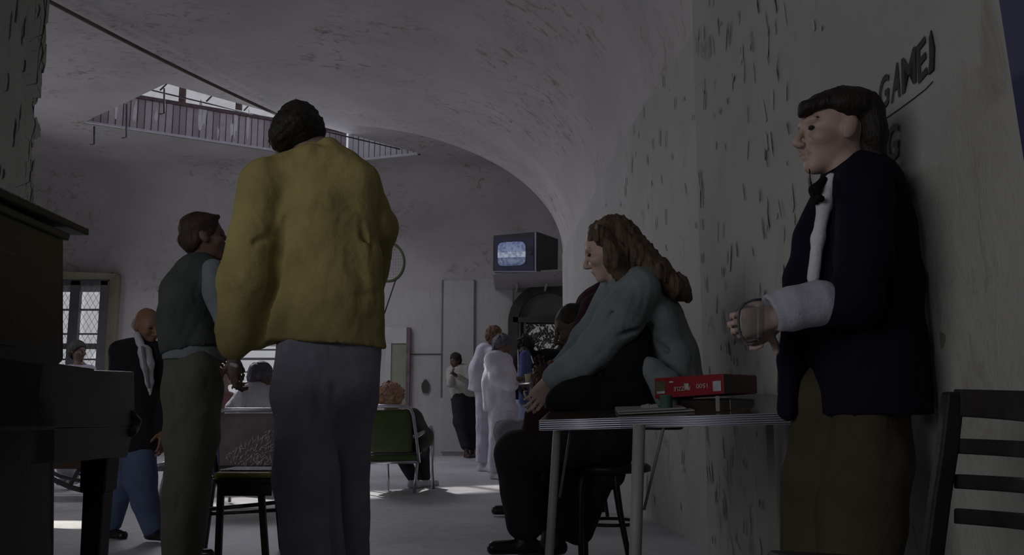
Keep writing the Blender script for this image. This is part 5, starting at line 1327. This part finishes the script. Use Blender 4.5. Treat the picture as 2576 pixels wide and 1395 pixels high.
# ---------- bentwood chair under the maroon sitter
bc = empty('bentwood_chair', P(1540, 1385, 4.75)); bc.location.z = 0; tag(bc, 'dark bentwood chair under the maroon sitter behind the table', 'chair')
c = P(1545, 1165, 4.75)
lathe('seat', [(.19, -.04), (.205, -.035), (.205, -.012), (.19, 0)], (c.x - .02, c.y, c.z), M['brown'], bc, 28)
for x0, y0, x1, y1, zz in ((1548, 1160, 1586, 1386, 4.6), (1470, 1170, 1462, 1400, 4.6), (1480, 1170, 1474, 1370, 4.95), (1545, 1165, 1580, 1360, 4.95)):
    a, b = P(x0, y0, zz), P(x1, y1, zz); b.z = 0.0; m = a.lerp(b, .5) + Vector((-.012, 0, 0)); tubeo('leg', [a, a.lerp(b, .25) + Vector((-.012, 0, 0)), m, a.lerp(b, .75) + Vector((-.006, 0, 0)), b], [.017, .016, .015, .014, .013], M['brown'], bc, 8)
ringp = [(c.x - .03 + .15 * math.cos(t), c.y + .15 * math.sin(t), .20) for t in np.linspace(0, 2 * PI, 17)[:-1]]
tubeo('foot_ring', ringp, .009, M['brown'], bc, 6, closed=True)
# hidden sitter's chair
sc_ = empty('stool', P(1470, 1262, 6.95)); sc_.location.z = 0; tag(sc_, 'dark stool under the grey-trousered sitter', 'stool')
c = P(1470, 1110, 6.95); lathe('seat', [(.17, -.03), (.18, -.02), (.18, 0)], (c.x, c.y, c.z - .05), M['brown'], sc_, 20)
for sx, sy in ((1, 1), (1, -1), (-1, 1), (-1, -1)): tubeo('leg', [(c.x + sx * .1, c.y + sy * .1, c.z - .07), (c.x + sx * .15, c.y + sy * .15, 0)], .014, M['brown'], sc_, 6)

# ---------- lawn chairs
def lawn_chair(label, Zb, x0, x1, ytop, ymid, ybot, vin, legs, arm=True, name='lawn_chair'):
    e = empty(name, P((x0 + x1) / 2, 1225, Zb)); e.location.z = 0; tag(e, label, 'chair', 'tubular lawn chairs')
    c = lambda x, y, dz=0: P(x, y, Zb + dz)
    rr = .016
    pts = [c(x0, ybot), c(x0 - 2, (ytop + ybot) / 2, -.02), c(x0 + 1, ytop + 22, -.05), c(x0 + 6, ytop + 7, -.05), c(x0 + 22, ytop, -.06), c(x1 - 26, ytop, -.06), c(x1 - 10, ytop + 6, -.05), c(x1 - 3, ytop + 22, -.05), c(x1 + 4, (ytop + ybot) / 2, -.02), c(x1 + 12, ybot)]
    tubeo('back_frame', pts, rr, M['chrome'], e, 8)
    rows = []
    for i in range(9):
        f = i / 8; y = ytop + 10 + (ymid - ytop - 10) * f
        rows.append([c(x0 + 6 + (x1 - 8 - x0 - 6) * j / 8 + 3 * f, y, -.03 - .03 * math.sin(PI * f) * math.sin(PI * j / 8)) for j in range(9)])
    o = strip('back_cover', rows, vin, e); md = o.modifiers.new('t', 'SOLIDIFY'); md.thickness = .02; md.offset = 0
    tubeo('seat_rail', [c(x0, ybot), c(x1 + 12, ybot - 2)], rr * .9, M['chrome'], e, 8)
    tubeo('cross_bar', [c(x0 + 3, ymid + 4), c(x1 + 4, ymid + 4)], .011, M['steel_dark'], e, 8)
    slab('seat_cover', [c(x0 + 4, ymid + 8), c(x1 + 4, ymid + 8), c(x1 + 8, ybot - 4), c(x0 + 4, ybot - 4)], (0, .015, 0), vin, e, .004)
    slab('seat', [c(x0 + 4, ybot - 12), c(x1 + 8, ybot - 12), c(x1 + 8, ybot - 12) + Vector((0, .42, .03)), c(x0 + 4, ybot - 12) + Vector((0, .42, .03))], (0, 0, .02), vin, e, .005)
    for (ax, ay, bx, by, z0, z1) in legs:
        a = c(ax, ay, z0); b = c(bx, by, z1); b.z = .012; tubeo('leg', [a, b], rr * .9, M['chrome'], e, 8)
    if arm:
        a = c(x1 + 2, ymid - 38, -.02); b = c(x1 + 42, ymid - 62, .42); tubeo('arm_rest', [a, b], .022, M['alu'], e, 8); g_ = c(x1 + 48, 1225, .4); g_.z = .012
        tubeo('arm_post', [b, Vector((b.x + .02, b.y, b.z - .04)), g_], rr, M['chrome'], e, 8)
        a2 = c(x0 - 2, ymid - 38, -.02); b2 = a2 + (b - a) * 1.0; b2.x = a2.x - .02; tubeo('arm_rest', [a2, b2], .022, M['alu'], e, 8)
        g_ = Vector((b2.x - .02, b2.y, .012)); tubeo('arm_post', [b2, g_], rr, M['chrome'], e, 8)
    return e
lawn_chair('green vinyl lawn chair with bright tubular frame seen from behind', 8.6, 922, 1042, 1021, 1136, 1163, M['vinyl_green'],
           [(975, 1163, 977, 1224, .02, .4), (1050, 1163, 1042, 1226, 0, 0), (925, 1163, 920, 1226, 0, 0)])
lawn_chair('mauve vinyl lawn chair with a bright top edge seen from behind between the standing legs', 7.4, 545, 716, 1030, 1170, 1185, M['vinyl_mauve'],
           [(560, 1185, 556, 1260, 0, 0), (712, 1185, 714, 1260, 0, 0), (580, 1185, 578, 1250, .3, .4), (700, 1185, 700, 1250, .3, .4)], arm=False)
# highlights on the mauve back, painted as pale slivers
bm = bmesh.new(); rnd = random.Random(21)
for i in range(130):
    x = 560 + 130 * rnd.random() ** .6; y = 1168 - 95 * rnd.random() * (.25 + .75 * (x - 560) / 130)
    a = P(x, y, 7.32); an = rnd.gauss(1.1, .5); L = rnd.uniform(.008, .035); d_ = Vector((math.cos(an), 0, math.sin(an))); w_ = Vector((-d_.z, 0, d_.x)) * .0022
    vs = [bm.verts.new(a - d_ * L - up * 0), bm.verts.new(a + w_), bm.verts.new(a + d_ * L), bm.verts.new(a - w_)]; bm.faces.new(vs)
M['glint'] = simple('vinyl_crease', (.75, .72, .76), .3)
mv = [o for o in COL.objects if o.type == 'EMPTY' and str(o.get('label', '')).startswith('mauve')][0]
o = bmobj('vinyl_glints', bm, M['glint'], [c for c in mv.children if c.name.startswith('back_cover')][0]); tag(o, kind='stuff'); md = o.modifiers.new('t', 'SOLIDIFY'); md.thickness = .002
# rocking bench with curved rail at the far left
rb = empty('rocking_chair', P(200, 1240, 8.0)); rb.location.z = 0; tag(rb, 'rocking chair with curved runners and a brown cushion seen under the piano keyboard', 'chair')
M['tan'] = simple('brown_cushion', (.13, .09, .06), .85, .25, 12)
c8 = lambda x, y, dz=0: P(x, y, 8.2 + dz)
def ground(v, z=.015): v = v.copy(); v.z = max(v.z, z); return v
tubeo('runner', [c8(95, 1185), c8(140, 1208), c8(175, 1224), c8(220, 1236), c8(262, 1236), c8(310, 1226)], .022, M['frame_grey'], rb, 8)
tubeo('runner', [c8(110, 1178, .5), c8(150, 1196, .5), c8(190, 1206, .5), c8(230, 1213, .5), c8(300, 1205, .5)], .020, M['frame_grey'], rb, 8)
for x0, y0, x1, y1 in ((205, 1170, 175, 1222), (250, 1175, 218, 1232)): tubeo('rail_post', [c8(x0, y0, .05), c8(x1, y1, .0)], .018, M['frame_grey'], rb, 8)
tubeo('cross_rod', [c8(190, 1192, .1), c8(262, 1196, .1)], .008, M['frame_grey'], rb, 6)
slab('seat', [c8(120, 1150), c8(285, 1150), c8(285, 1150) + Vector((0, .5, 0)), c8(120, 1150) + Vector((0, .5, 0))], (0, 0, -.10), M['tan'], rb, .02)
slab('backrest', [c8(120, 1150, .5), c8(285, 1150, .5), c8(290, 1030, .65), c8(118, 1030, .65)], (0, .05, 0), M['tan'], rb, .02)
# a second tubular chair end peeping between the blazer and the olive trousers
tc_ = empty('tubular_armchair', P(405, 1250, 7.6)); tc_.location.z = 0; tag(tc_, 'tubular armchair half hidden between the blue jeans and the olive trousers', 'chair')
c9 = lambda x, y, dz=0: P(x, y, 7.6 + dz)
tubeo('arm_rest', [c9(372, 1178), c9(425, 1162)], .016, M['chrome'], tc_, 8)
tubeo('leg', [c9(420, 1165), c9(398, 1262)], .014, M['chrome'], tc_, 8); tubeo('leg', [c9(372, 1178, .3), c9(378, 1250, .3)], .014, M['chrome'], tc_, 8)
slab('seat', [c9(375, 1185), c9(450, 1185), c9(450, 1185) + Vector((0, .4, 0)), c9(375, 1185) + Vector((0, .4, 0))], (0, 0, .04), M['mauve'], tc_, .01)
slab('backrest', [c9(440, 1190), c9(450, 1190), c9(462, 1090), c9(450, 1090)], (0, .42, 0), M['mauve'], tc_, .01)

# ---------- badminton racket with green frame
rk = empty('badminton_racket', P(950, 820, 3.75)); tag(rk, "thin green badminton racket beside the yellow-jacketed person's elbow", 'racket')
ZR = 3.95
rim = [P(977 + 40 * math.cos(t), 659 + 48 * math.sin(t), ZR) for t in np.linspace(0, 2 * PI, 41)[:-1]]
M['greenrim'] = simple('green_racket_rim', (.26, .31, .19), .6); M['string'] = simple('racket_string', (.30, .30, .29), .6)
tubeo('frame', rim, .0065, M['greenrim'], rk, 6, closed=True)
bm = bmesh.new()
for i in range(-5, 6):
    w_ = i / 6 * 38; hh = 47 * math.sqrt(max(0, 1 - (i / 6) ** 2)); tube(bm, [P(977 + w_, 659 - hh, ZR), P(977 + w_, 659 + hh, ZR)], .0004, 3)
    w_ = i / 6 * 46; hh = 39 * math.sqrt(max(0, 1 - (i / 6) ** 2)); tube(bm, [P(977 - hh, 659 + w_, ZR), P(977 + hh, 659 + w_, ZR)], .0004, 3)
tag(bmobj('strings', bm, M['string'], rk), kind='stuff')
tubeo('shaft', [P(996, 702, ZR), P(968, 785, 3.82), P(948, 835, 3.75)], .0035, M['painted_leg'], rk, 6); tubeo('grip', [P(948, 835, 3.75), P(925, 800, 3.70)], .012, M['black_wood'], rk, 8)

# ---------- things on the tray and in hands
def cup(label, x, y, Zc, r, hgt, mat, name='plastic_cup', parent=None):
    b_ = P(x, y, Zc); o = lathe(name, [(r * .78, 0), (r, hgt), (r * 1.06, hgt), (r * 1.06, hgt + .004), (r * .92, hgt + .004), (r * .72, .01)], b_, mat); tag(o, label, 'cup'); return o
M['lilac'] = simple('lilac_plastic', (.36, .27, .36), .4); M['redp2'] = simple('red_plastic', (.30, .02, .02), .4); M['yellowp'] = simple('pale_yellow_plastic', (.40, .40, .28), .5)
cup("lilac plastic cup at the end of the serving tray", 1352, 958, 9.9, .055, .13, M['lilac'])
cup("pale yellow cup on the middle of the serving tray", 1328, 962, 10.15, .035, .09, M['yellowp'])
cup("red plastic cup in front of the denim sleeve's cuff", 1395, 925, 3.75, .020, .026, M['redp2'])
ty = empty('serving_tray', P(1320, 968, 10.0)); tag(ty, 'small metal tray held out by the grey-haired scrubs wearer', 'tray')
a, b = P(1298, 966, 10.25), P(1372, 962, 9.9)
prismo('tray_base', [a, b, b + Vector((.05, .3, 0)), a + Vector((.05, .3, 0))], (0, 0, .012), M['chrome'], ty, .004)
tubeo('tray_rim', [a, b, b + Vector((.05, .3, .01)), a + Vector((.05, .3, .01))], .010, M['chrome'], ty, 6, closed=True)
# clear plastic mug in the hands of the person at the right wall
mg = empty('plastic_tumbler', P(1895, 850, 2.36)); tag(mg, "clear plastic tumbler in the hands of the navy-cardigan wearer", 'cup')
pw = lambda x, y, dz=0: P(x, y, 2.30 + dz)
out = [(1858, 800), (1860, 778), (1872, 762), (1900, 752), (1925, 752), (1925, 850), (1900, 858), (1878, 862), (1866, 850), (1860, 825)]
prismo('tumbler_wall', [pw(x, y) for x, y in out], (0, .055, 0), M['plastic_cup'], mg, .006)
tubeo('tumbler_rim', [pw(x, y) for x, y in out[::-1][0:6][::-1] ] if False else [pw(1915, 752), pw(1895, 754), pw(1872, 763), pw(1860, 780), pw(1857, 805), pw(1860, 832), pw(1868, 852), pw(1880, 861), pw(1905, 857)], .0035, M['steel_dark'], mg, 6)
